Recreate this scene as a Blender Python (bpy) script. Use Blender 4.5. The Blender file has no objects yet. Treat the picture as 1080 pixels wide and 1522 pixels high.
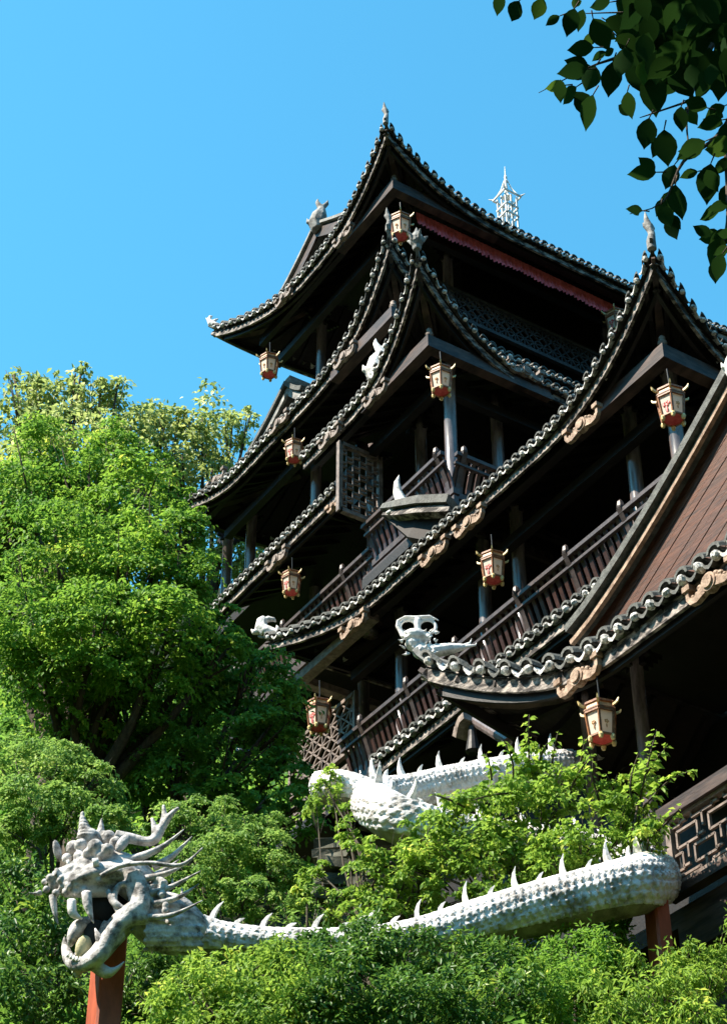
import bpy, math, random
import numpy as np
from mathutils import Vector, Matrix
R = math.radians
SC = bpy.context.scene
COL = SC.collection

# ------------------------------------------------------------------ camera, sky, sun, exposure
# world frame: +X runs along the right-hand facade, +Y along the left-hand facade of the pavilion
CZ, FPX, PITCH, YAW = 1.6, 2883.0, R(37.5), R(32.5)
cam = bpy.data.objects.new('camera', bpy.data.cameras.new('camera')); COL.objects.link(cam)
cam.location = (0, 0, CZ); cam.rotation_euler = (R(90) + PITCH, 0, -YAW)
cam.data.sensor_fit = 'VERTICAL'; cam.data.sensor_height = 36.0
cam.data.lens = 36.0 * FPX / 1522.0
cam.data.clip_start = 0.1; cam.data.clip_end = 3000
SC.camera = cam
FW = (math.sin(YAW), math.cos(YAW)); RT = (math.cos(YAW), -math.sin(YAW))
SUN_EL, sd = R(50), (-0.975, 0.218)
world = bpy.data.worlds.new('World'); SC.world = world; world.use_nodes = True
wn = world.node_tree.nodes; wl = world.node_tree.links
bg = wn['Background']; sky = wn.new('ShaderNodeTexSky'); sky.sky_type = 'NISHITA'
sky.sun_disc = False; sky.sun_elevation = SUN_EL; sky.sun_rotation = math.atan2(sd[0], sd[1])
sky.air_density = 1.0; sky.dust_density = 0.35; sky.ozone_density = 1.0; sky.altitude = 300
tint = wn.new('ShaderNodeMix'); tint.data_type = 'RGBA'; tint.blend_type = 'MULTIPLY'; tint.inputs[0].default_value = 1.0; tint.inputs[7].default_value = (0.375, 1.02, 1.0, 1)
wl.new(sky.outputs[0], tint.inputs[6]); wl.new(tint.outputs[2], bg.inputs[0]); bg.inputs[1].default_value = 0.15
sun = bpy.data.objects.new('sun', bpy.data.lights.new('sun', 'SUN')); COL.objects.link(sun)
sun.data.energy = 5.0; sun.data.angle = R(0.5); sun.data.color = (1.0, 0.89, 0.75)
sv = Vector((sd[0] * math.cos(SUN_EL), sd[1] * math.cos(SUN_EL), math.sin(SUN_EL)))
sun.rotation_euler = sv.to_track_quat('Z', 'Y').to_euler()
SC.view_settings.view_transform = 'Standard'; SC.view_settings.look = 'None'
SC.view_settings.exposure = 1.3; SC.view_settings.gamma = 1.0

# ------------------------------------------------------------------ survey: photo measurements to places on known planes
def ray(px, py):
    xc, yc = (px - 540) / FPX, (761 - py) / FPX
    f, z = math.cos(PITCH) - yc * math.sin(PITCH), math.sin(PITCH) + yc * math.cos(PITCH)
    return (xc * RT[0] + f * FW[0], xc * RT[1] + f * FW[1], z, f)
def at_x(px, py, x):
    r = ray(px, py); t = x / r[0]; return Vector((x, r[1] * t, CZ + r[2] * t))
def at_y(px, py, y):
    r = ray(px, py); t = y / r[1]; return Vector((r[0] * t, y, CZ + r[2] * t))
def at_f(px, py, f):
    r = ray(px, py); t = f / r[3]; return Vector((r[0] * t, r[1] * t, CZ + r[2] * t))
def mpp(f, py):                     # metres per photo pixel at forward distance f
    r = ray(540, py); return (f / r[3]) / FPX
def ground(x, y):
    d = x * FW[0] + y * FW[1]
    s = x * RT[0] + y * RT[1]
    z = 1.15 * min(max(0, d - 9), 6) + 0.55 * max(0, min(d, 34) - 15) + 0.8 * max(0, d - 34)
    rr = math.hypot(x - 14, y - 20); v = max(0, rr - 55) * 0.6  # unseen valley sides added around the camera to cut low sky light
    if d < 20 or abs(s) > 30: z = max(z, min(v, 130))
    return min(z, 90 if d > 0 else 130) + (0.25 * math.sin(x * 0.9 + y * 0.4) + 0.2 * math.sin(y * 1.3)) * min(1, max(0, d - 9) / 4)

# ------------------------------------------------------------------ mesh helpers
class MB:
    def __init__(s): s.v = []; s.f = []; s.m = []
    def add(s, vs, fs, m=0):
        o = len(s.v); s.v.extend([tuple(p) for p in vs]); s.f.extend([tuple(i + o for i in f) for f in fs]); s.m.extend([m] * len(fs))
    def box(s, lo, hi, m=0):
        x0, y0, z0 = lo; x1, y1, z1 = hi
        s.add([(x0,y0,z0),(x1,y0,z0),(x1,y1,z0),(x0,y1,z0),(x0,y0,z1),(x1,y0,z1),(x1,y1,z1),(x0,y1,z1)],
              [(0,3,2,1),(4,5,6,7),(0,1,5,4),(1,2,6,5),(2,3,7,6),(3,0,4,7)], m)
    def bar(s, p, q, w, h, m=0, up=(0,0,1)):
        p, q = Vector(p), Vector(q); d = (q - p).normalized(); u = Vector(up)
        if abs(d.dot(u)) > 0.98: u = Vector((1, 0, 0))
        r = d.cross(u).normalized(); u = r.cross(d)
        vs = [c + r * (a * w / 2) + u * (b * h / 2) for c in (p, q) for a, b in ((-1,-1),(1,-1),(1,1),(-1,1))]
        s.add(vs, [(0,1,2,3),(7,6,5,4),(0,4,5,1),(1,5,6,2),(2,6,7,3),(3,7,4,0)], m)
    def strip(s, pts, w, h, m=0, up=(0,0,1)):      # swept rectangle along a polyline
        pts = [Vector(p) for p in pts]; vs = []; n = len(pts)
        for i, p in enumerate(pts):
            d = (pts[min(i+1, n-1)] - pts[max(i-1, 0)]).normalized(); u = Vector(up)
            r = d.cross(u).normalized(); u2 = r.cross(d)
            ww = w[i] if isinstance(w, (list, tuple)) else w; hh = h[i] if isinstance(h, (list, tuple)) else h
            vs += [p + r * (a * ww / 2) + u2 * (b * hh / 2) for a, b in ((-1,-1),(1,-1),(1,1),(-1,1))]
        fs = [(0,1,2,3), tuple(4*(n-1) + k for k in (3,2,1,0))]
        for i in range(n - 1):
            for k in range(4): fs.append((4*i+k, 4*i+4+k, 4*i+4+(k+1)%4, 4*i+(k+1)%4))
        s.add(vs, fs, m)
    def tube(s, pts, r, n=10, m=0, cap=True):
        pts = [Vector(p) for p in pts]; k = len(pts); vs = []; ref = None
        for i, p in enumerate(pts):
            d = (pts[min(i+1, k-1)] - pts[max(i-1, 0)])
            d = d.normalized() if d.length > 1e-9 else Vector((0,0,1))
            if ref is None: ref = d.orthogonal().normalized()
            ref = (ref - d * ref.dot(d)).normalized(); b = d.cross(ref)
            rr = r[i] if isinstance(r, (list, tuple)) else r
            vs += [p + (ref * math.cos(2*math.pi*j/n) + b * math.sin(2*math.pi*j/n)) * rr for j in range(n)]
        fs = [(i*n+j, i*n+(j+1)%n, (i+1)*n+(j+1)%n, (i+1)*n+j) for i in range(k-1) for j in range(n)]
        if cap: fs += [tuple(range(n-1, -1, -1)), tuple((k-1)*n + j for j in range(n))]
        s.add(vs, fs, m)
    def lathe(s, c, prof, n=16, m=0):
        c = Vector(c); s.tube([c + Vector((0,0,z)) for r, z in prof], [max(r, 1e-4) for r, z in prof], n, m)
    def ball(s, c, rx, ry=None, rz=None, rot=None, n=12, m=0):
        ry = rx if ry is None else ry; rz = rx if rz is None else rz; c = Vector(c); vs = []; h = max(4, n // 2)
        for i in range(h + 1):
            th = math.pi * min(max(i / h, 0.002), 0.998)
            for j in range(n):
                ph = 2 * math.pi * j / n
                p = Vector((rx*math.sin(th)*math.cos(ph), ry*math.sin(th)*math.sin(ph), rz*math.cos(th)))
                if rot is not None: p = rot @ p
                vs.append(c + p)
        fs = [(i*n+j, (i+1)*n+j, (i+1)*n+(j+1)%n, i*n+(j+1)%n) for i in range(h) for j in range(n)]
        fs += [tuple(range(n)), tuple(h*n + j for j in range(n-1, -1, -1))]
        s.add(vs, fs, m)
    def build(s, name, mats, parent=None, smooth=False):
        me = bpy.data.meshes.new(name); me.from_pydata(s.v, [], s.f)
        for m in (mats if isinstance(mats, (list, tuple)) else [mats]): me.materials.append(m)
        me.polygons.foreach_set('material_index', s.m)
        if smooth: me.polygons.foreach_set('use_smooth', [True] * len(s.f))
        me.update()
        return link(bpy.data.objects.new(name, me), parent)
def link(o, parent=None):
    COL.objects.link(o)
    if parent is not None:
        o.parent = parent
        t, q = parent, Vector((0, 0, 0))
        while t is not None: q = q + t.location; t = t.parent
        if o.type != 'EMPTY': o.location = -q       # meshes are written in world places; roots are only translated
    return o
def empty(name, loc, label=None, cat=None, group=None, parent=None):
    o = bpy.data.objects.new(name, None); COL.objects.link(o); o.location = loc; o.empty_display_size = 0.3
    tag(o, label, cat, group); return o
def tag(o, label=None, cat=None, group=None, kind=None):
    for k, v in (('label', label), ('category', cat), ('group', group), ('kind', kind)):
        if v: o[k] = v
    return o
def moved(o, loc):                   # put the object's origin at loc without moving the mesh
    loc = Vector(loc); o.data.transform(Matrix.Translation(-loc)); o.location = loc; return o
def remesh(o, voxel, smooth_it=2):   # fuse the lumps of a modelled figure into one continuous skin
    m = o.modifiers.new('r', 'REMESH'); m.mode = 'VOXEL'; m.voxel_size = voxel
    if smooth_it:
        k = o.modifiers.new('s', 'SMOOTH'); k.factor = 0.5; k.iterations = smooth_it
    dg = bpy.context.evaluated_depsgraph_get(); dg.update()
    me = bpy.data.meshes.new_from_object(o.evaluated_get(dg)); old = o.data
    for mt in old.materials:
        if mt.name not in [x.name for x in me.materials if x]: me.materials.append(mt)
    o.modifiers.clear(); o.data = me; me.polygons.foreach_set('use_smooth', [True] * len(me.polygons)); return o

# ------------------------------------------------------------------ materials
def mat(name, base, rough=0.6, var=0.25, scale=6.0, bump=0.0, spec=0.4, col2=None, thr=(0.35, 0.65), stretch=(1,1,1), metal=0.0, bscale=None, coat=0.0, detail=6):
    m = bpy.data.materials.new(name); m.use_nodes = True; nt = m.node_tree; N, L = nt.nodes, nt.links
    b = N['Principled BSDF']; b.inputs['Roughness'].default_value = rough; b.inputs['Specular IOR Level'].default_value = spec
    b.inputs['Metallic'].default_value = metal; b.inputs['Coat Weight'].default_value = coat
    tc = N.new('ShaderNodeTexCoord'); mp = N.new('ShaderNodeMapping'); mp.inputs['Scale'].default_value = stretch
    L.new(tc.outputs['Object'], mp.inputs['Vector'])
    n = N.new('ShaderNodeTexNoise'); n.inputs['Scale'].default_value = scale; n.inputs['Detail'].default_value = detail; n.inputs['Roughness'].default_value = 0.65
    L.new(mp.outputs[0], n.inputs['Vector'])
    cr = N.new('ShaderNodeValToRGB'); L.new(n.outputs[0], cr.inputs[0])
    c2 = col2 if col2 else tuple(min(1, c * (1 + var)) for c in base)
    c1 = base if col2 else tuple(c * (1 - var) for c in base)
    cr.color_ramp.elements[0].position, cr.color_ramp.elements[1].position = thr
    cr.color_ramp.elements[0].color = (*c1, 1); cr.color_ramp.elements[1].color = (*c2, 1)
    L.new(cr.outputs[0], b.inputs['Base Color'])
    if bump:
        n2 = N.new('ShaderNodeTexNoise'); n2.inputs['Scale'].default_value = bscale or scale * 4; n2.inputs['Detail'].default_value = 4
        L.new(mp.outputs[0], n2.inputs['Vector'])
        bp = N.new('ShaderNodeBump'); bp.inputs['Strength'].default_value = bump; bp.inputs['Distance'].default_value = 0.02
        L.new(n2.outputs[0], bp.inputs['Height']); L.new(bp.outputs[0], b.inputs['Normal'])
    return m
def leafmat(name, c1, c2, c3=None, trans=0.35, rough=0.45, spec=0.35):
    m = bpy.data.materials.new(name); m.use_nodes = True; N, L = m.node_tree.nodes, m.node_tree.links
    b = N['Principled BSDF']; b.inputs['Roughness'].default_value = rough; b.inputs['Specular IOR Level'].default_value = spec
    at = N.new('ShaderNodeAttribute'); at.attribute_name = 'tone'
    cr = N.new('ShaderNodeValToRGB'); cr.color_ramp.elements[0].color = (*c1, 1); cr.color_ramp.elements[1].color = (*c2, 1)
    if c3:
        e = cr.color_ramp.elements.new(0.93); e.color = (*c2, 1); cr.color_ramp.elements[-1].color = (*c3, 1)
    L.new(at.outputs['Fac'], cr.inputs[0]); L.new(cr.outputs[0], b.inputs['Base Color'])
    tr = N.new('ShaderNodeBsdfTranslucent'); mx = N.new('ShaderNodeMixShader'); mx.inputs[0].default_value = trans
    hs = N.new('ShaderNodeHueSaturation'); hs.inputs['Saturation'].default_value = 0.98; hs.inputs['Value'].default_value = 1.5; hs.inputs['Hue'].default_value = 0.485
    L.new(cr.outputs[0], hs.inputs['Color']); L.new(hs.outputs[0], tr.inputs[0])
    L.new(b.outputs[0], mx.inputs[1]); L.new(tr.outputs[0], mx.inputs[2]); L.new(mx.outputs[0], N['Material Output'].inputs[0])
    return m
M = {}
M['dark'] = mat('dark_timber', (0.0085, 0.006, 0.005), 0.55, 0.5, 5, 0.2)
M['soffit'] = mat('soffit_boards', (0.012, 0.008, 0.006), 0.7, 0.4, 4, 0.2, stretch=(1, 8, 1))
M['beam'] = mat('brown_beam', (0.025, 0.015, 0.012), 0.5, 0.45, 4, 0.2, col2=(0.12, 0.075, 0.06), thr=(0.4, 0.75), stretch=(1, .4, 3))
M['column'] = mat('column_lacquer', (0.06, 0.048, 0.047), 0.25, 0.3, 3, 0.08, spec=0.7, col2=(0.22, 0.18, 0.175), stretch=(3, 3, .5))
M['fascia'] = mat('weathered_fascia', (0.02, 0.016, 0.014), 0.75, 0, 5, 0.4, col2=(0.42, 0.37, 0.33), thr=(0.45, 0.63), stretch=(1, 1, 3), detail=9)
M['tile'] = mat('grey_tile', (0.025, 0.027, 0.024), 0.7, 0, 9, 0.5, col2=(0.14, 0.145, 0.13), thr=(0.3, 0.72))
M['mortar'] = mat('lime_mortar', (0.09, 0.09, 0.085), 0.8, 0, 16, 0.5, col2=(0.74, 0.73, 0.69), thr=(0.36, 0.55))
M['rail'] = mat('rail_timber', (0.03, 0.022, 0.021), 0.45, 0, 6, 0.2, col2=(0.1, 0.075, 0.07), thr=(0.3, 0.8))
M['slat'] = mat('slat_timber', (0.022, 0.01, 0.008), 0.4, 0, 5, 0.15, col2=(0.075, 0.03, 0.023), thr=(0.3, 0.75), spec=0.55)
M['carved'] = mat('carved_grey_wood', (0.13, 0.1, 0.085), 0.7, 0, 9, 0.5, col2=(0.33, 0.27, 0.23), thr=(0.35, 0.7))
M['carved_tan'] = mat('carved_tan_wood', (0.16, 0.1, 0.065), 0.75, 0, 9, 0.6, col2=(0.46, 0.33, 0.24), thr=(0.35, 0.65))
M['ridge'] = mat('ridge_stone', (0.1, 0.1, 0.095), 0.8, 0, 5, 0.6, col2=(0.4, 0.4, 0.38), thr=(0.35, 0.7))
M['white'] = mat('whitewash', (0.4, 0.39, 0.37), 0.75, 0, 7, 0.4, col2=(0.82, 0.81, 0.78), thr=(0.33, 0.52))
M['plank'] = mat('gable_planks', (0.022, 0.008, 0.004), 0.55, 0, 3.0, 0.4, col2=(0.125, 0.04, 0.016), thr=(0.3, 0.68), stretch=(1, .7, 7), detail=10)
M['lattice'] = mat('lattice_timber', (0.1, 0.075, 0.062), 0.55, 0, 8, 0.2, col2=(0.3, 0.235, 0.2), thr=(0.35, 0.7))
M['bluelattice'] = mat('faded_lattice', (0.03, 0.032, 0.038), 0.55, 0, 8, 0.2, col2=(0.08, 0.085, 0.1), thr=(0.35, 0.7))
M['gold'] = mat('gilt', (0.5, 0.34, 0.12), 0.4, 0.3, 20, 0.2, col2=(0.85, 0.68, 0.32))
M['lframe'] = mat('lantern_frame', (0.14, 0.045, 0.022), 0.5, 0.4, 14, 0.2, col2=(0.36, 0.16, 0.06))
M['cream'] = mat('lantern_silk', (0.95, 0.88, 0.74), 0.6, 0.05, 6, 0.05)
_nt = M['cream'].node_tree; _tr = _nt.nodes.new('ShaderNodeBsdfTranslucent'); _tr.inputs[0].default_value = (1.0, 0.88, 0.68, 1); _mx = _nt.nodes.new('ShaderNodeMixShader'); _mx.inputs[0].default_value = 0.5
_nt.links.new(_nt.nodes['Principled BSDF'].outputs[0], _mx.inputs[1]); _nt.links.new(_tr.outputs[0], _mx.inputs[2]); _nt.links.new(_mx.outputs[0], _nt.nodes['Material Output'].inputs[0])
M['lred'] = mat('lantern_red', (0.5, 0.03, 0.03), 0.5, 0, 8, 0.05, col2=(0.7, 0.12, 0.09))
M['amber'] = mat('amber_panel', (0.5, 0.24, 0.1), 0.5, 0, 9, 0.05, col2=(0.72, 0.45, 0.22))
M['curtain'] = mat('red_cloth', (0.88, 0.15, 0.18), 0.8, 0.35, 6, 0.1)
M['pillar'] = mat('red_oxide_paint', (0.36, 0.085, 0.042), 0.5, 0.25, 4, 0.1, stretch=(2, 2, .6))
M['bark'] = mat('bark', (0.06, 0.045, 0.03), 0.9, 0.5, 12, 0.8, stretch=(2, 2, .5))
M['twig'] = mat('twig', (0.05, 0.04, 0.022), 0.8, 0.4, 12, 0.3)
M['rock'] = mat('rock', (0.03, 0.034, 0.022), 0.9, 0, 3, 0.9, col2=(0.16, 0.155, 0.12), thr=(0.35, 0.7), bscale=9)
M['wire'] = mat('wire', (0.02, 0.02, 0.02), 0.5)
M['earth'] = mat('leaf_litter', (0.008, 0.012, 0.004), 0.95, 0.5, 3, 0.8, col2=(0.024, 0.03, 0.01), spec=0.1)
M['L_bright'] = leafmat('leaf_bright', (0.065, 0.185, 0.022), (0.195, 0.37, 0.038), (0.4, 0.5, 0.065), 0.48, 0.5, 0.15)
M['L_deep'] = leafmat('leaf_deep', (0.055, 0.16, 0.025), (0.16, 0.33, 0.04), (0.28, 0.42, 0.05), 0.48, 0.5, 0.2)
M['L_pale'] = leafmat('leaf_pale', (0.15, 0.22, 0.05), (0.34, 0.43, 0.13), (0.5, 0.56, 0.25), 0.5, 0.5, 0.3)
M['L_feather'] = leafmat('leaf_feather', (0.09, 0.21, 0.035), (0.22, 0.37, 0.075), (0.34, 0.46, 0.12), 0.45, 0.5, 0.2)
M['L_gloss'] = leafmat('leaf_glossy', (0.035, 0.11, 0.02), (0.11, 0.24, 0.03), (0.24, 0.38, 0.045), 0.38, 0.4, 0.3)
M['L_vine'] = leafmat('leaf_vine', (0.09, 0.2, 0.025), (0.25, 0.41, 0.05), (0.42, 0.5, 0.08), 0.46, 0.5, 0.2)
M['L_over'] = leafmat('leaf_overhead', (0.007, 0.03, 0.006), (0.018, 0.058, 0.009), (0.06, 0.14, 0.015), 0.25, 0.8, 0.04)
def scale_mat():
    m = mat('dragon_whitewash', (0.24, 0.24, 0.23), 0.85, 0, 4, 0.5, col2=(0.82, 0.81, 0.8), thr=(0.34, 0.54), bscale=26, detail=9); return m
M['dragon'] = scale_mat()
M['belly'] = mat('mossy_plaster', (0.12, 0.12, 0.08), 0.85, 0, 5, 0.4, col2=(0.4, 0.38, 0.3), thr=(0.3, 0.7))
M['tongue'] = mat('mouth_plate', (0.45, 0.4, 0.22), 0.7, 0.2, 10, 0.3)
M['mouth'] = mat('mouth_shade', (0.02, 0.02, 0.018), 0.9, 0.3, 8)  # near-black colour paints the shade inside the open jaws
M['head'] = mat('dragon_head_plaster', (0.1, 0.095, 0.09), 0.85, 0, 8, 0.9, col2=(0.6, 0.575, 0.555), thr=(0.36, 0.58), bscale=15, detail=9)

# ------------------------------------------------------------------ setting: the hillside
def terrain():
    n = 130; mb = MB(); xs = np.sign(np.linspace(-1, 1, n)) * np.abs(np.linspace(-1, 1, n)) ** 2.2 * 900
    cx, cy = 14, 20
    vs = [(cx + x, cy + y, ground(cx + x, cy + y)) for y in xs for x in xs]
    fs = [(j*n+i, j*n+i+1, (j+1)*n+i+1, (j+1)*n+i) for j in range(n-1) for i in range(n-1)]
    mb.add(vs, fs); tag(mb.build('hillside', M['earth'], smooth=True), kind='structure')
terrain()

# ------------------------------------------------------------------ roofs
class Roof:
    """one eave with lifted corners: rectangle x0..x1 (right facade), y0..y1 (left facade) at eave height z"""
    def __init__(s, x0, x1, y0, y1, z, inset, rise, lifts, spacing):
        s.__dict__.update(locals())
    def edge(s, side, u):            # u: distance along the side from its first corner
        if side == 'left':  A, B, p, q, ln = 'near', 'far_left', (s.x0, s.y0), (s.x0, s.y1), s.y1 - s.y0
        elif side == 'right': A, B, p, q, ln = 'near', 'far_right', (s.x0, s.y0), (s.x1, s.y0), s.x1 - s.x0
        else: A, B, p, q, ln = 'far_left', 'back', (s.x0, s.y1), (s.x1, s.y1), s.x1 - s.x0
        x = p[0] + (q[0] - p[0]) * u / ln; y = p[1] + (q[1] - p[1]) * u / ln; z = s.z; lf = 0
        for key, d in ((A, u), (B, ln - u)):
            if key in s.lifts:
                h, ox, oy, L, pw = s.lifts[key]
                w = max(0, 1 - d / L); k = w ** pw; lf += h * k; o = w ** 2.0
                x += ox * o; y += oy * o
        inn = (min(max(x, s.x0 + s.inset), s.x1 - s.inset), min(max(y, s.y0 + s.inset), s.y1 - s.inset))
        return Vector((x, y, z)), lf, inn
    def pt(s, side, u, t, dz=0.0):
        e, lf, inn = s.edge(side, u)
        return Vector((e.x + (inn[0]-e.x)*t, e.y + (inn[1]-e.y)*t, s.z + lf * (1-t)**2.2 + s.rise * max(t, 0) ** 1.15 + dz))
    def length(s, side): return (s.y1 - s.y0) if side == 'left' else (s.x1 - s.x0)
    def outward(s, side): return {'left': Vector((-1,0,0)), 'right': Vector((0,-1,0)), 'end': Vector((0,1,0))}[side]
    def build(s, name, parent, sides=('left', 'right', 'end'), fasc=0.16, big=1.0, label=None):
        mb = MB(); fa = MB(); rf = MB(); sp = s.spacing; rnd = random.Random(hash(name) % 999)
        for sd_ in sides:
            ln = s.length(sd_); nu, nt = max(24, int(ln / 0.22)), 7
            us = [ln * i / nu for i in range(nu + 1)]
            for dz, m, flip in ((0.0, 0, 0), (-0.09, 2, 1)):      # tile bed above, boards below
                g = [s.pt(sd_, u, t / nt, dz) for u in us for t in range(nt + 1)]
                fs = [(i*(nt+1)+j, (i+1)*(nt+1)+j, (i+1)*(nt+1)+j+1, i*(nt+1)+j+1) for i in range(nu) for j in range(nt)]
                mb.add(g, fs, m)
            # tile rows with plastered round ends
            k = int(ln / sp); out = s.outward(sd_); r = sp * 0.33
            for i in range(k + 1):
                u = min(max((i + 0.5) * ln / (k + 1), 0), ln); lat = (s.pt(sd_, min(u+.05, ln), 0) - s.pt(sd_, max(u-.05, 0), 0)).normalized()
                vs = []; T = (0, .06, .2, .45, .75, 1)
                j = rnd.uniform(-.012, .012) * big
                for t in T:
                    p = s.pt(sd_, u, t, 0.02) + lat * j
                    if t == 0: p += out * (0.05 * big)
                    for a in (0, 45, 90, 135, 180):
                        vs.append(p + lat * (math.cos(R(a)) * r) + Vector((0, 0, math.sin(R(a)) * r * 1.05)))
                mb.add(vs, [(5*q+c, 5*q+c+1, 5*q+5+c+1, 5*q+5+c) for q in range(len(T)-1) for c in range(4)], 0)
                # doubled end tile, then the plaster plug under it
                p0 = s.pt(sd_, u, 0, 0.02 + r * 0.25) + out * (0.075 * big) + lat * j; din = (s.pt(sd_, u, .06) - s.pt(sd_, u, 0)).normalized() * (0.12 * big)
                vs = []
                for q in range(2):
                    for a in range(0, 181, 30):
                        vs.append(p0 + din * q + lat * (math.cos(R(a)) * r * 1.22) + Vector((0, 0, math.sin(R(a)) * r * 1.25)))
                for a in range(0, 181, 30): vs.append(p0 + lat * (math.cos(R(a)) * r * .85) + Vector((0, 0, math.sin(R(a)) * r * .8)))
                mb.add(vs, [(c, c+1, 7+c+1, 7+c) for c in range(6)] + [(c, c+1, 14+c+1, 14+c) for c in range(6)], 0)
                sc = rnd.uniform(.72, 1.08)
                mb.ball(s.pt(sd_, u, 0, 0.01 - .012 * big) + out * (0.05 * big) + lat * (j + rnd.uniform(-.2, .2) * r), r * .85 * sc, r * .7, r * .75 * sc, Matrix.Rotation(rnd.uniform(-.5, .5), 3, 'Y') @ Matrix.Rotation(rnd.uniform(-.5, .5), 3, 'X'), n=8, m=1)
                # drip tile hanging between two rows
                if i < k:
                    um = (i + 1.0) * ln / (k + 1); pm = s.pt(sd_, um, 0, 0.0) + out * (0.055 * big); w = sp * .36; vs = []
                    for c, (a, d1, d2) in enumerate(((-1, .02, -.015), (-.5, -.025, -.06), (0, -.04, -.08), (.5, -.025, -.06), (1, .02, -.015))):
                        vs += [pm + lat * (a * w) + Vector((0, 0, d1 * big)), pm + lat * (a * w) + Vector((0, 0, d2 * big)), pm + lat * (a * w) + Vector((0, 0, d1 * big)) - out * .3 + Vector((0,0,.02))]
                    mb.add(vs, [(3*c, 3*c+3, 3*c+4, 3*c+1) for c in range(4)] + [(3*c, 3*c+2, 3*c+5, 3*c+3) for c in range(4)], 0 if rnd.random() < .5 else 1)
            # eave board below the tiles, then a thinner set-back one
            fa.strip([s.pt(sd_, u, 0.02, -0.07 - fasc/2) - out * .03 for u in us], 0.05, fasc)
            fa.strip([s.pt(sd_, u, 0.10, -0.15 - fasc * .8) - out * .03 for u in us], 0.06, fasc * .7, 1)
            for i in range(int(ln / 0.42)):
                u = (i + .5) * 0.42
                rf.strip([s.pt(sd_, u, t, -0.15) for t in (0.03, .2, .4, .7, 1)], 0.07, 0.1)
        # hip ridges ride up to the tips
        hips = []
        for key, sd_, u in (('near', 'left', 0), ('far_left', 'left', s.y1 - s.y0), ('far_right', 'right', s.x1 - s.x0)):
            if key in s.lifts:
                hr, hb = MB(), MB()
                hr.strip([s.pt(sd_, u, t, 0.06) for t in (-.03, 0, .05, .1, .18, .28, .4, .55, .75, 1)], [k_ * big for k_ in (.045, .05, .07, .09, .12, .14, .14, .14, .14, .14)], [0.06, .08, .11, .16, .2, .24, .24, .24, .24, .24])
                hb.strip([s.pt(sd_, u, t, -0.17) for t in (0.0, .05, .1, .18, .28, .4, .55, .75, 1)], [.05, .06, .08, .1, .12, .14, .14, .14, .14], [0.06, .1, .15, .22, .22, .22, .22, .22, .22]); hips.append((hr, hb))
        o = mb.build(name, [M['tile'], M['mortar'], M['soffit']], parent)
        if label: o['label'] = label
        fa.build('eave_board', [M['fascia'], M['dark']], o)
        rf.build('rafters', M['dark'], o)
        for hr, hb in hips: hr.build('hip_ridge', M['ridge'], o); hb.build('hip_beam', M['beam'], o)
        return o

def knob(mb, p, k=1.0, m=0):
    mb.lathe(p, [(0, .34*k), (.05*k, .32*k), (.09*k, .26*k), (.06*k, .2*k), (.1*k, .16*k), (.12*k, .1*k), (.08*k, .04*k), (.07*k, -.05*k), (.1*k, -.1*k), (.07*k, -.2*k), (0, -.24*k)], 12, m)
def corner_beams(roof, x, y, z, lx, ly, w=.2, h=.26, kn=True, pendant=True):
    mb = MB(); sx, sy = min(lx, 2.4), min(ly, 1.9)
    mb.box((x - .12, y - .25, z - h), (x + sx, y - .25 + w, z), 0); mb.box((x - .25, y - .25 + w, z - h + .004), (x - .25 + w, y + sy, z + .004), 0)
    mb.box((x - .25, y - .25, z - h + .004), (x - .12, y - .25 + w, z + .004), 0)
    mb.box((x + sx, y - .1, z - h * .6), (x + lx, y + .02, z + .1), 1); mb.box((x - .1, y + sy, z - h * .6), (x + .02, y + ly, z + .1), 1)  # beam runs past the corner coloured near-black for the eave shade
    mb.box((x + .3, y + .3, z - h * 2.2), (x + lx, y + .45, z - h * 1.5), 1); mb.box((x + .3, y + .46, z - h * 2.2), (x + .45, y + ly, z - h * 1.5), 1)
    o = mb.build('eave_beam', [M['beam'], M['dark']], roof)
    if kn:
        m2 = MB(); knob(m2, (x - .14, y - .14, z + .06), .62); m2.build('corner_knob', M['carved'], roof, True)
    return o
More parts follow.
